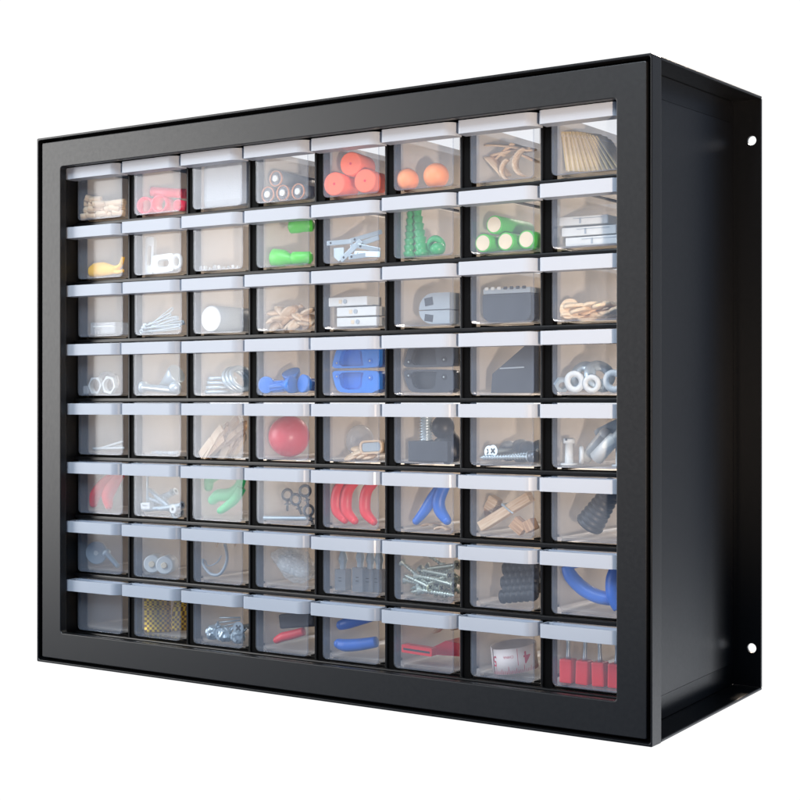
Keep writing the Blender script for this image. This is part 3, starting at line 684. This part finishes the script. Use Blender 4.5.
b = MB(); b.sphere((0, 0, 0), 7.6, 'char', (1, .9, 1)); b.cyl((-3, 4, -5), (6, 8, -20), 8, 'char', 9, seg=28, bev=2); K.put('rubber_bulb', b, 'black rounded knob right of the upright bolt', 'knob', (K.x(36, 9), 9, 22))
K = Cell(5, 7)
K.put('long_screw', screw_mesh(34, 1.4, 3.4, 'steel'), 'long steel screw lying flat across the drawer', 'screw', (3.0, 5.0, 3.6), (0, 88, 3))
K.put('cross_screw', screw_mesh(20, 1.4, 3.7, 'steel'), 'left steel screw showing its cross head to the front', 'screw', (K.x(18, 9), 26, 6), (86, 0, -12), 'cross head screws showing their faces in the fifth row')
K.put('cross_screw', screw_mesh(20, 1.4, 3.7, 'steel'), 'right steel screw showing its cross head to the front', 'screw', (K.x(21.5, 9), 25, 7.2), (88, 0, -12), 'cross head screws showing their faces in the fifth row')
K.put('thin_screw', screw_mesh(26, 1.0, 2.8, 'steel'), 'thin steel screw sloping up behind the long one', 'screw', (K.x(20, 8), 8, 4.4), (0, 84, 6))
b = MB(); b.cyl((0, -3, 0), (0, 3, 0), 3.6, 'darksteel', seg=24, bev=.6); K.put('steel_collar', b, 'dark steel collar at the right end of the long screw', 'collar', (39.5, 7, 5), (0, 0, 80))
for k in range(5):  # grey spheres put in to stand for the scalloped shadow on the wall
    b = MB(); b.sphere((0, 0, 0), 6.6 + (k % 2), 'grey'); K.put('shadow_scallop', b, ['first', 'second', 'third', 'fourth', 'fifth'][k] + ' grey bead of scalloped shadow from the left behind the long screw', 'silhouette', (7 + k * 7.2, 34 + (k % 2) * 3, 7), None, 'scalloped shadow shapes in the fifth row')
K = Cell(5, 8)
b = MB(); b.lathe([(5, 0), (5, 1.2), (2.6, 1.4), (2.2, 13), (3.4, 13.2), (3.4, 16)], 'white', seg=28); b.box((0, 0, 15.6), (1.2, 8, 1.4), 'dgrey'); K.put('plastic_anchor', b, 'upright white plastic wall fitting with a wide foot', 'wall fitting', (K.x(10.5, 6), 6.5, .2), None, 'white wall fittings')
b = MB(); b.lathe([(4.4, 0), (4.0, 18), (2.6, 19), (2.6, 26)], 'white', seg=28); b.lathe([(3, -.1), (2.2, 2), (.1, 2.1)], 'grey', seg=20); K.put('plastic_anchor', b, 'thick white plastic sleeve lying aslant at the right', 'wall fitting', (K.x(28, 4), 5.5, 5), (10, 48, 0), 'white wall fittings')
b = MB(); b.lathe([(3.6, 0), (3.6, 20)], 'white', seg=24, ); b.sphere((0, 0, 20), 3.8, 'white'); K.put('plastic_anchor', b, 'white round ended pin leaning behind the sleeve', 'wall fitting', (K.x(20, 12), 14, 4), (0, 42, 0), 'white wall fittings')
b = MB(); b.torus((0, 0, 6), 4.2, 1.4, 'white', (1, .6, 0)); K.put('white_ring', b, 'white plastic ring between foot and sleeve', 'ring', (K.x(19, 7), 7, .4))
b = MB(); b.lathe([(4.4, 0), (4.4, 1.2), (2.2, 1.4), (2.2, 15)], 'white', seg=24); K.put('plastic_anchor', b, 'white plastic fitting cut off by the frame at the right edge', 'wall fitting', (K.x(43, 5), 6, .2), None, 'white wall fittings')
b = MB(); b.box((0, 0, 0), (22, 14, 13), 'grey', (0, -25, 0), 2.5); K.put('grey_block', b, 'big grey rounded block leaning above the sleeve', 'block', (31, 22, 20))

# ---- row 6
def grip(name, cell, pts, rs, mat, lab, group, loc=(0, 0, 0), flat=.85):
    b = MB(); b.sweep([(cell.x(a, y), y, z) for a, y, z in pts], rs, mat, 18, 8, flat=flat); e = Vector((cell.x(pts[0][0], pts[0][1]), pts[0][1], pts[0][2]))
    b.sphere(e, rs[0] * .98, mat, (1, 1, 1), 16)
    return cell.put(name, b, lab, 'grip', loc, None, group)
K = Cell(6, 1)
grip('red_grip', K, [(14.5, 4.8, 5.5), (16.5, 4.8, 12), (22, 5.4, 18), (30, 5.6, 24), (37, 6, 29)], [3.0, 4.5, 4.7, 4.4, 3.8], 'red', 'left red curved rubber grip of the pair in the first drawer, sixth row', 'red grips in the first drawer of the sixth row')
grip('red_grip', K, [(30, 6, 4.5), (29, 6, 11), (32, 6, 17), (37, 6.5, 23), (42, 7, 29)], [3, 4.6, 4.8, 4.2, 3.8], 'red', 'right red curved rubber grip of the pair in the first drawer, sixth row', 'red grips in the first drawer of the sixth row')
K = Cell(6, 2)
ms = screw_mesh(24, 1.5, 2.8, 'steel'); 
for i, (a, y, z, ry, rz, t) in enumerate(((3, 5, 3, 84, 4, 'steel screw lying flat at the front of the sixth row drawer'), (12, 8, 19, 125, 4, 'steel screw pointing down to the right from the upper left'), (18, 7, 15, 118, -6, 'thick threaded steel screw across the middle of the heap'), (16, 10, 5, 60, 10, 'steel screw rising to the right'), (26, 9, 14, 140, 0, 'short steel screw standing steeply at the right'), (22, 4, 4, 80, 0, 'steel screw with its head at the lower right'), (6, 12, 8, 70, 2, 'steel screw behind the white block'), (24, 12, 6, 100, -8, 'steel screw lying deepest at the right'), (10, 6, 12, 105, 10, 'steel screw crossing just above the white block'))):
    K.put('anchor_screw', ms, t, 'screw', (K.x(a, y), y, z), (0, ry, rz), 'steel screws in the sixth row')
b = MB(); b.cyl((0, 0, 7), (0, 0, 32), .8, 'steel', seg=10); b.box((0, 0, 5.4), (9, 5, 5), 'white', (0, -4, 0), .8); b.box((0, -2.6, 5.8), (5, .4, .5), 'recess'); K.put('pronged_block', b, 'small white block with one thin wire standing straight up', 'block', (K.x(11, 4), 5, .6))
b = MB(); b.cyl((0, -3, 0), (0, 3, 0), 3.4, 'white', seg=24, bev=.5); b.cyl((0, -3.1, 0), (0, -2.9, 0), 1.2, 'recess', seg=12); K.put('small_roller', b, 'small pale roller at the right end of the flat screw', 'roller', (K.x(38, 4), 5, 5))
K = Cell(6, 3)
grip('green_grip', K, [(13, 12, 21), (14, 12, 26), (22, 11, 30), (32, 11, 32)], [3.2, 3.8, 3.4, 3], 'cgreen', 'upper green rubber grip curling out of sight under the handle', 'green grips in the sixth row')
grip('green_grip', K, [(17, 6, 12.5), (22, 6, 16), (32, 7, 17), (40, 8, 22), (44, 9, 30)], [3.6, 4.4, 4.4, 4, 3.6], 'cgreen', 'middle thick green rubber grip', 'green grips in the sixth row')
grip('green_grip', K, [(24, 4, 5.5), (30, 4.5, 9), (37, 5.5, 14), (43, 7, 22)], [2.6, 3.2, 3.6, 3.8], 'cgreen', 'lowest slender green rubber grip', 'green grips in the sixth row')
K = Cell(6, 4)
b = MB(); b.lathe([(1.2, 0)] + [q for i in range(22) for q in ((1.1, i * 1.6), (1.7, i * 1.6 + .6), (1.1, i * 1.6 + 1.2))] + [(1.1, 36)], 'steel', seg=12); K.put('threaded_rod', b, 'thin threaded rod lying along the drawer floor', 'rod', (K.x(5, 4), 4.5, 2), (0, 88, 3))
for i, (a, y, z, rz) in enumerate(((23, 9, 18, 60), (30, 10, 15, 10), (38, 11, 21, 30), (41, 8, 8, 70))):
    b = MB(); b.torus((0, 0, 0), 3.6, 1.0, 'darksteel', (0, 1, 0), 24, 8); b.cyl((0, 0, -3.6), (0, 0, -11), .9, 'darksteel', seg=10); b.cyl((0, 0, -6.8), (0, 0, -6), 2.2, 'darksteel', seg=14)
    K.put('eye_bolt', b, ['leftmost thin', 'second', 'upper right', 'lower right'][i] + ' small eye bolt of the sixth row', 'eye bolt', (K.x(a, y), y + 4, z), (0, rnd.uniform(-25, 25), rz), 'eye bolts in the sixth row')
K = Cell(6, 5)
for i, (a, y) in enumerate(((10, 7), (18, 5), (33, 6))):
    grip('red_grip', K, [(a + 7, y, 3.5), (a + 1, y, 9), (a, y, 16), (a + 2, y, 24), (a + 9, y + 1, 31)], [2.6, 3.7, 3.9, 3.7, 3.2], 'red', ['left', 'middle', 'right'][i] + ' red curved grip of the three in a row', 'three red grips in the sixth row')
K = Cell(6, 6)
grip('blue_grip', K, [(16, 6, 5.5), (22, 6, 12), (28, 7, 20), (36, 8, 30)], [2.6, 3.6, 4, 3.8], 'blueg', 'left straight blue rubber grip slanting up', 'blue grips in the sixth row')
grip('blue_grip', K, [(39, 5, 7), (34, 5, 13), (33, 5, 20), (37, 6, 29)], [3, 4, 4.2, 4], 'blueg', 'right curved blue rubber grip', 'blue grips in the sixth row')
K.put('wood_chip', curl(arc(0, 0, 12, 60, 120), 8, 1.2, 'wood'), 'pale wooden chip under the left blue grip', 'wood chip', (17, 12, -8))
K.put('wood_chip', curl(arc(0, 0, 8, 50, 130), 6, 1.2, 'wood'), 'small pale wooden chip at the lower right of the blue grips', 'wood chip', (30, 6, -5))
K = Cell(6, 7)
b = MB(); b.box((0, 0, 0), (40, 7, 6.2), 'wood', None, .5); p = MB(); p.sweep([(2, -3.8, 4.6), (3, -3.9, 2), (5, -3.9, -2.5), (6, -3.8, -4.0)], .6, 'steel', 8); p.cyl((2, -4, 3.8), (2, 4, 3.8), .9, 'steel', seg=12)
K.put('wooden_peg', b, 'long wooden clothes peg lying aslant across the drawer', 'clothes peg', (22.5 - 2, 7, 14.2), (0, -30, 0), None, ('peg_half', ('wire_spring', p)))
b = MB(); b.box((0, 0, 0), (9, 7, 8), 'woodd', None, .4); K.put('wooden_block', b, 'grooved wooden block at the lower right under the peg', 'wooden block', (K.x(33, 5), 6.5, 6), (0, 38, 10), 'wooden blocks in the sixth row')
b = MB(); b.box((0, 0, 0), (7, 7, 7), 'woodd', None, .4); K.put('wooden_block', b, 'small wooden block right of the grooved one', 'wooden block', (K.x(40.5, 5), 7, 6.4), (0, 62, 0), 'wooden blocks in the sixth row')
b = MB(); b.box((0, 0, 0), (7, 7, 9), 'wood', None, .4); K.put('wooden_block', b, 'pale wooden block standing above the peg at the left', 'wooden block', (K.x(15, 13), 14, 18), (0, 28, 0), 'wooden blocks in the sixth row')
b = MB(); b.box((0, 0, 0), (10, 7, 7), 'woodd', None, .4); K.put('wooden_block', b, 'tan wooden block at the left end behind the peg', 'wooden block', (6, 17, 13), (0, -8, 0), 'wooden blocks in the sixth row')
K = Cell(6, 8)
b = MB(); pr = [(4, 0)]; z = 0
for i in range(8): f = 1 - .045 * i; pr += [(8.4 * f, z + .5), (8.8 * f, z + 1.8), (7.6 * f, z + 3.2), (7.4 * f, z + 3.4)]; z += 3.5
pr += [(5, z), (6.5, z + 1), (6.5, z + 4), (3, z + 5)]
b.lathe(pr, 'char', seg=32); K.put('ribbed_plug', b, 'black ribbed rubber plug leaning to the right', 'plug', (K.x(22, 6), 9.5, 8), (6, 38, 0))

# ---- row 7
K = Cell(7, 1); b = MB(); b.lathe([(3.2, 0), (3.2, 2), (1.8, 2.2), (1.8, 16)], 'steel', seg=24); K.put('short_bolt', b, 'short bright steel bolt slanting down to the right', 'bolt', (K.x(26, 5), 6, 13.5), (0, 128, 0))
b = MB(); b.cyl((0, 0, 0), (0, 3, 0), 8.6, 'grey', seg=36, bev=.6); b.cyl((0, -.3, 0), (0, .2, 0), 1.8, 'white', seg=16); K.put('grey_disc', b, 'grey plastic disc standing at the left of the bolt', 'disc', (K.x(17, 8), 8, 12), (0, 0, 20))
K = Cell(7, 2)
for a, y, t in ((12.5, 4, 'left'), (24.5, 3.2, 'right')):
    b = MB(); b.cyl((0, 0, 0), (0, 14, 0), 6.6, 'white', seg=40, bev=.8); p = MB(); p.cyl((0, -1.6, 0), (0, .2, 0), 2.2, 'cream', seg=24, bev=.4)
    K.put('felt_roller', b, '%s white felt roller of the pair lying end on' % t, 'roller', (K.x(a, y) + 2, y + 2, 7.4), (0, 0, 26), 'white felt rollers in the seventh row', ('felt', ('core', p)))
K = Cell(7, 3)
b = MB(); b.sweep([(K.x(28, 5), 5, 26), (K.x(30, 5), 5, 15), (K.x(24, 5), 5, 5), (K.x(15, 6), 6, 4), (K.x(8, 7), 7, 10), (K.x(5, 7), 7, 14)], 1.1, 'grey', 10); K.put('clear_hoop', b, 'thin pale plastic hoop curving round the drawer', 'hoop', (0, 0, 0))
b = MB(); b.sweep([(K.x(6, 7), 9, 13), (K.x(12, 8), 9, 9), (K.x(20, 8), 9, 12), (K.x(24, 8), 9, 17)], .5, 'grey', 8); K.put('thin_wire', b, 'faint thin wire inside the pale hoop', 'wire', (0, 0, 0))
for i, (a, sz) in enumerate(((20, 6), (37, 5))):  # pointed highlights under the handle, built as pale wood coloured solids
    b = MB(); n = 5; b.prism([((sz if k % 2 == 0 else sz * .4) * math.cos(PI / 2 + k * PI / n), (sz if k % 2 == 0 else sz * .4) * math.sin(PI / 2 + k * PI / n)) for k in range(2 * n)], 1.2, 'wood')
    K.put('star_highlight', b, ['left', 'right'][i] + ' small five pointed star peeping from under the handle', 'highlight', (K.x(a, 4), 4, 29), (0, 180 + 8 * i, 0), 'modelled highlights in the seventh row')
K = Cell(1, 3); q_ = bmesh.new(); bmesh.ops.create_icosphere(q_, subdivisions=4, radius=1)
from mathutils import noise
def crumple(b, sx, sy, sz, f, amp, seed):
    for v in b.verts:
        n0 = v.co.copy(); d = noise.noise(n0 * f + Vector((seed, 0, 0))) + .6 * abs(noise.noise(n0 * f * 2.7 + Vector((0, seed, 0)))) + .3 * abs(noise.noise(n0 * f * 6))
        v.co = Vector((n0.x * sx, n0.y * sy, n0.z * sz)) * (1 + amp * d)
q_.free(); p = MB(); p.box((21.1, 40, 17), (41.4, 66, 33), 'whitesoft', None, 5); K.put('cotton_pad', p, 'soft white cotton pad filling the third top drawer', 'cotton', (0, 0, 0))
K = Cell(7, 4); b = bmesh.new(); bmesh.ops.create_icosphere(b, subdivisions=5, radius=1)
crumple(b, 16, 9, 9.5, 1.4, .3, 4); B = MB(); B.merge(b, 'bag', Matrix(), False)
b2 = bmesh.new(); bmesh.ops.create_icosphere(b2, subdivisions=4, radius=1); crumple(b2, 13, 7.5, 8, 1.3, .22, 9); p = MB(); p.merge(b2, 'white', Matrix(), True)
K.put('crumpled_bag', B, 'crumpled clear bag of soft white stuff', 'bag', (21.5, 14, 14.5), (0, 22, 0), None, ('film', ('filling', p)))
K = Cell(7, 5)
for i, (a, y, bl, t) in enumerate(((13, 6, 14, 'leftmost screwdriver bit with a cross point'), (27, 6, 16, 'second screwdriver bit from the left'), (35, 9, 15, 'third screwdriver bit from the left'), (42, 11, 15, 'rightmost grey screwdriver bit in its holder'))):
    b = MB(); b.prism(rrect(-4.2, 4.2, 0, bl, (.8,) * 4), 7, 'hazy'); p = MB(); p.lathe([(2.2, bl), (2.2, bl + 3), (3.2, bl + 6), (2.8, bl + 8), (1.0, bl + 14), (.3, bl + 15)], 'steel', (0, 3.5, 0), seg=8, smooth=False)
    p2 = MB(); p2.box((0, -.2, bl * .6), (2.2, .4, .5), 'char'); p2.box((0, -.2, bl * .45), (2.2, .4, .5), 'char')
    K.put('screwdriver_bit', b, t, 'driver bit', (K.x(a, y), y, .3), None, 'driver bits in the seventh row', ('holder', ('bit', p), ('marking', p2)))
K = Cell(7, 6); m1, m2 = screw_mesh(24, 1.2, 3.0, 'zinc'), screw_mesh(28, 1.15, 2.9, 'zinc')
for i in range(34):
    y = rnd.uniform(3, 22); a = rnd.uniform(4, 36); z = rnd.choice((2.2, 4, 7, 10, 14, 18, 22)) ; ang = rnd.uniform(60, 125) + (180 if rnd.random() < .4 else 0)
    if z > 16 and a < 14: a += 14
    x_ = K.x(a + (18 if ang > 180 else 0), y); L = 24
    ex = x_ + L * math.sin(R(ang)); 
    if ex > 39.5: x_ -= ex - 39.5
    if ex < 4.5: x_ += 4.5 - ex
    x_ = max(3.0, min(41.0, x_))
    ez = z + L * math.cos(R(ang)); z = z + max(0, 2.5 - ez) - max(0, ez - 29)
    K.put('wood_screw', m1 if i % 2 else m2, 'bright cross head wood screw in the jumbled heap of the seventh row', 'wood screw', (x_, y + 2, z), (0, ang, rnd.uniform(-12, 12)), 'wood screws in the seventh row')
K.put('wood_screw', screw_mesh(20, 1.3, 4.3, 'zinc'), 'wood screw facing the front with its large cross head', 'wood screw', (K.x(18, 3), 24.2, 7.4), (91, 0, 3))
K.put('wood_screw', screw_mesh(26, 1.4, 3.2, 'zinc'), 'wood screw lying flat right of the large cross head', 'wood screw', (42, 5, 3.6), (0, -86, 3))
K.put('wood_screw', screw_mesh(28, 1.4, 3.2, 'zinc'), 'wood screw lying above the flat one, head at the left', 'wood screw', (40.5, 6, 11), (0, -83, 3))
K = Cell(7, 7)
for i in range(6):
    b = MB(); pr = [(3, 0)]
    for k in range(6): pr += [(4.2, k * 4 + .4), (4.5, k * 4 + 2), (3.7, k * 4 + 3.4), (3.7, k * 4 + 3.7)]
    b.lathe(pr + [(2.5, 25)], 'ink_black', seg=20); K.put('black_grip', b, ['lowest', 'second', 'third', 'fourth', 'fifth', 'highest'][i] + ' black ribbed rubber grip of the bundle', 'grip', (17 + (i % 2) * 2, 7 + i, 5 + i * 4.1), (0, 82, 3), 'black ribbed grips in the seventh row')
K = Cell(7, 8)
b = MB(); b.sweep([(K.x(9, 6), 6, 27), (K.x(12, 6), 6, 21), (K.x(20, 7), 7, 14), (K.x(30, 7), 7, 10), (K.x(40, 7), 8, 9)], [3.2, 4.3, 4.4, 4.2, 4], 'blueg', 18); p = MB(); p.sweep([(K.x(10, 8), 10, 27), (K.x(20, 10), 13, 29), (K.x(34, 10), 15, 29.5)], 2.6, 'blueg', 14)
p2 = MB(); p2.sweep([(K.x(44, 5), 6, 4), (K.x(41, 5), 6, 12), (K.x(41, 6), 7, 21), (K.x(44, 7), 8, 29)], [4.4, 6, 6.2, 5.2], 'blueg', 18)
K.put('looped_tube', b, 'smooth blue looped tube crossing the drawer', 'tube', (0, 0, 0), None, None, ('loop', ('upper_loop', p), ('end_bend', p2)))

# ---- row 8
K = Cell(8, 2)
b = MB(); n = 16
def strap(pts, w, t):
    return curl(pts, w, t, 'gold')
K.put('mesh_strap', strap([(-7 * math.cos(i * .16 - .5) + 7, i * 1.9) for i in range(16)], 19, 2.4), 'folded gold mesh strap rising in a curve', 'strap', (3.2, 6, 1), (0, 0, -48), 'gold mesh straps')
K.put('mesh_strap', strap([(-5 * math.cos(i * .2 - .6) + 5, i * 1.7) for i in range(15)], 13, 2.2), 'darker fold of gold mesh strap at the right', 'strap', (20, 17, 2), (0, 0, -30), 'gold mesh straps')
K = Cell(8, 3)
for i, (a, z, s_) in enumerate(((17, 6.6, 5.2), (28, 6, 5.0), (39, 5.4, 4.8))):
    b = bmesh.new(); bmesh.ops.create_icosphere(b, subdivisions=3, radius=1); crumple(b, s_, s_, s_, 2.2, .25, i * 5 + 1); p = MB(); p.merge(b, 'steel', Matrix(), False)
    for q in range(3): p.cyl((0, 0, 0), (rnd.uniform(3, 7), rnd.uniform(0, 3), rnd.uniform(4, 8)), 1.1, 'steel', .7, seg=8)
    K.put('crumpled_fastener', p, ['left', 'middle', 'right'][i] + ' crumpled shiny silver fastener head', 'fastener', (K.x(a, 5), 6, z), None, 'crumpled silver fasteners in the bottom row')
mk = screw_mesh(20, 1.4, 4.4, 'steel')
for i, (a, z, rz) in enumerate(((20, 5.6, 20), (30, 6.2, -14), (37, 11, 10))):
    K.put('shiny_screw', mk, ['left', 'middle', 'upper right'][i] + ' shiny screw facing forward among the crumpled silver fasteners', 'screw', (max(9, K.x(a, 4)), 23 + i, z), (88, 0, rz * .6), 'shiny screws in the bottom row')
for i in range(3): K.put('thin_nail', rod_mesh(18, .6, 'steel', name='nail'), 'thin silver nail behind the crumpled fasteners', 'nail', (K.x(31, 10), 12, 12 + i * 2.5), (0, -14 + i * 5, 6), 'thin nails in the bottom row')
K = Cell(8, 4)
grip('red_lever', K, [(17, 5, 6.5), (22, 5, 9), (30, 6, 11), (40, 7, 14)], [2.6, 3.2, 3.2, 2.8], 'red', 'red rounded lever under the black body', None)
b = MB(); b.box((15, 6, 0), (30, 8, 10), 'char', None, 1.5); K.put('black_tool', b, 'black rounded tool body above the red lever', 'tool body', (K.x(17, 8), 8, 18), (0, -8, 0))
K = Cell(8, 5)
grip('blue_grip', K, [(14, 6, 21), (20, 6, 23), (30, 7, 26), (40, 8, 29)], [3.4, 4.0, 3.8, 3.4], 'blueg', 'upper blue rounded grip rising to the right', 'blue grips in the bottom row')
grip('blue_grip', K, [(12, 6, 8.5), (18, 6, 8), (30, 7, 9.5), (42, 8, 12)], [3.4, 4.2, 4.0, 3.6], 'blueg', 'lower blue rounded grip lying nearly level', 'blue grips in the bottom row')
K = Cell(8, 6)
b = MB(); b.prism(rrect(0, 23, 0, 5.2, (.8,) * 4), 6, 'red'); b.box((11.5, -.05, 2.4), (20, .3, 1.3), 'recess'); p = MB(); p.prism([(0, 0), (21, 0), (21, 9), (15, 8.6)], 30, 'redb')
K.put('slotted_holder', b, 'red plastic holder with a dark slot along its front', 'holder', (K.x(4.5, 4), 4, 8), (0, 2, 0), None, ('slotted_front', ('wedge', MB()) ) if False else ('slotted_front',))
b = MB(); b.prism([(0, 0), (32, 1), (34, 9), (20, 10)], 16, 'redb'); K.put('red_wedge', b, 'dull red wedge behind the slotted holder', 'wedge', (8, 16, 6))
K.put('wood_chip', curl(arc(0, 0, 12, 50, 130), 8, 1.2, 'wood'), 'pale wooden chip at the upper right of the red wedge', 'wood chip', (30, 12, 14), (0, -12, 0))
K = Cell(8, 7)      # measuring tape rolled up, its numbers upside down
def tape():
    Rt, h, zb = 14.0, 15.5, 0.
    def bend(u, v, dr=0.):  # u along the tape, v up; spiral outward
        a = -PI * .5 + u / Rt; rr = Rt + dr + .45 * (a / PI)
        return Vector((rr * math.cos(a), rr * math.sin(a) + Rt, v + 1.8 * math.sin(a * .5 + .9)))
    b = MB(); n = 110; u0, u1 = -20., 75.; V = []; F = []
    for i in range(n + 1):
        u = u0 + (u1 - u0) * i / n
        for dr in (0, -.45):
            for v in (0, h): V.append(bend(u, v, dr))
    for i in range(n):
        a, c = 4 * i, 4 * i + 4; F += [(a, a + 1, c + 1, c), (a + 3, a + 2, c + 2, c + 3), (a, c, c + 2, a + 2), (c + 1, a + 1, a + 3, c + 3)]
    F += [(0, 2, 3, 1), (4 * n, 4 * n + 1, 4 * n + 3, 4 * n + 2)]
    b.add(V, F, 'tape', True)
    p = MB()
    def quad(ua, ub, va, vb):
        p.add([bend(ua, va, .08), bend(ub, va, .08), bend(ub, vb, .08), bend(ua, vb, .08)], [(0, 1, 2, 3)], 'ink')
    for k in range(-15, 30):
        L = 4.6 if k % 8 == 0 else 3.2 if k % 4 == 0 else 2.0; quad(k * 1.25, k * 1.25 + .28, .2, .2 + L)
    quad(6.2, 6.5, 4.8, 15)
    def text(s_, size, uc, vc, rot, mat='ink'):
        cu = bpy.data.curves.new('t', 'FONT'); cu.body = s_; cu.size = size; cu.align_x = 'CENTER'; cu.align_y = 'CENTER'; cu.offset = .12 if size > 4 else 0
        ob = bpy.data.objects.new('t', cu); COL.objects.link(ob); bpy.context.view_layer.update()
        me = bpy.data.meshes.new_from_object(ob.evaluated_get(bpy.context.evaluated_depsgraph_get())); bpy.data.objects.remove(ob)
        tb = bmesh.new(); tb.from_mesh(me); bmesh.ops.subdivide_edges(tb, edges=tb.edges[:], cuts=1, use_grid_fill=False); tb.verts.index_update()
        cs, sn = math.cos(R(rot)), math.sin(R(rot))
        V = [bend(uc + v.co.x * cs - v.co.y * sn, vc + v.co.x * sn + v.co.y * cs, .1) for v in tb.verts]
        p.add(V, [[v.index for v in f.verts] for f in tb.faces], mat); tb.free(); bpy.data.meshes.remove(me)
    text('4', 10.5, 12.5, 9.4, 180); text('5', 9, -11.0, 8.6, 180); text('CHINA', 2.2, .5, 10.6, 180)
    return b, p
tb_, tp_ = tape()
K.put('measuring_tape', tb_, 'rolled white measuring tape with upside down red numbers', 'tape measure', (24.5, 3.8, 1.5), (2, -5, 11), None, ('tape', ('printed_scale', tp_)))
K = Cell(8, 8)
for i, a in enumerate((8, 18.5, 29.5, 39.5)):
    y = 4 + i * .4; b = MB(); b.box((0, 4.3, 7.3), (8.2, 8.2, 14.4), 'red', None, 1.1); p = MB(); p.lathe([(1.6, 14.6), (1.4, 16), (1.0, 22), (1.5, 27), (.6, 31)], 'steel', (0, 4.3, 0), seg=14)
    K.put('small_screwdriver', b, ['leftmost', 'second', 'third', 'rightmost'][i] + ' small red handled screwdriver standing in the bottom right drawer', 'screwdriver', (K.x(a, y), y, .2), (0, (0, 2, -2, 1)[i], 0), 'red handled screwdrivers in the bottom right drawer', ('handle', ('shaft', p)))

# ------------------------------------------------------------------ camera
cd = bpy.data.cameras.new('camera'); cam = bpy.data.objects.new('camera', cd); COL.objects.link(cam)
cam.location = (.8451, -.7742, 0.0); fwd = Vector((-.5581, .8300, 0)); cam.rotation_euler = fwd.to_track_quat('-Z', 'Y').to_euler()
cd.lens = 1498 / 800 * 36; cd.sensor_width = 36; cd.clip_start = .01; cd.clip_end = 50; sc.camera = cam

# ------------------------------------------------------------------ light: white studio behind, dimmer towards the photographer, softboxes
w = bpy.data.worlds.new('World'); sc.world = w; w.use_nodes = True; nt = w.node_tree; nt.nodes.clear()
N = nt.nodes.new; L = nt.links.new
out = N('ShaderNodeOutputWorld'); bg = N('ShaderNodeBackground'); tc = N('ShaderNodeTexCoord'); sp = N('ShaderNodeSeparateXYZ')
L(tc.outputs['Generated'], sp.inputs[0])
vm = N('ShaderNodeVectorMath'); vm.operation = 'DOT_PRODUCT'; L(tc.outputs['Generated'], vm.inputs[0]); vm.inputs[1].default_value = (-.5581, .83, 0)
mr = N('ShaderNodeMapRange'); mr.inputs['From Min'].default_value = .55; mr.inputs['From Max'].default_value = .72; L(vm.outputs['Value'], mr.inputs[0])
mz = N('ShaderNodeMapRange'); mz.inputs['From Min'].default_value = -.6; mz.inputs['From Max'].default_value = -.35; L(sp.outputs['Z'], mz.inputs[0])
mm_ = N('ShaderNodeMath'); mm_.operation = 'MULTIPLY'; L(mr.outputs[0], mm_.inputs[0]); L(mz.outputs[0], mm_.inputs[1])
mx = N('ShaderNodeMix'); mx.data_type = 'RGBA'; mx.inputs[6].default_value = (.16, .205, .29, 1); mx.inputs[7].default_value = (1, 1, 1, 1)
L(mm_.outputs[0], mx.inputs[0]); L(mx.outputs[2], bg.inputs[0]); bg.inputs[1].default_value = 1.05; L(bg.outputs[0], out.inputs[0])

def area(name, loc, target, size, power, col, sy=None):
    l = bpy.data.lights.new(name, 'AREA'); l.energy = power; l.color = col; l.size = size
    if sy: l.shape = 'RECTANGLE'; l.size_y = sy
    o = bpy.data.objects.new(name, l); COL.objects.link(o); o.location = loc
    o.rotation_euler = (Vector(target) - Vector(loc)).to_track_quat('-Z', 'Y').to_euler(); return o
kl = bpy.data.lights.new('key_lamp', 'SPOT'); kl.energy = 64; kl.color = (1, .79, .60); kl.shadow_soft_size = .03; kl.spot_size = R(33); kl.spot_blend = 1
ko = bpy.data.objects.new('key_lamp', kl); COL.objects.link(ko); ko.location = (1.12, -.76, -.16); ko.rotation_euler = (Vector((.37, .03, .12)) - ko.location).to_track_quat('-Z', 'Y').to_euler()
area('front_softbox', (.2, -1.45, 1.42), (.2, 0, -.05), 1.0, 41, (.80, .91, 1), .9)
area('left_softbox', (-1.15, -1.0, .35), (.1, 0, .05), .9, 27, (1, .98, .95), 1.2)
area('right_softbox', (1.75, 1.7, -.95), (.5, .1, -.1), 1.2, 10, (.95, .97, 1), 1.0)

area('rear_softbox', (.15, 1.5, .97), (.33, .15, .1), .5, 115, (1, .84, .68))
sc.render.engine = 'CYCLES'
sc.cycles.use_denoising = True
sc.cycles.max_bounces = 10; sc.cycles.transparent_max_bounces = 24; sc.cycles.diffuse_bounces = 5
sc.view_settings.view_transform = 'Standard'; sc.view_settings.look = 'None'
sc.view_settings.exposure = 0; sc.view_settings.gamma = 1
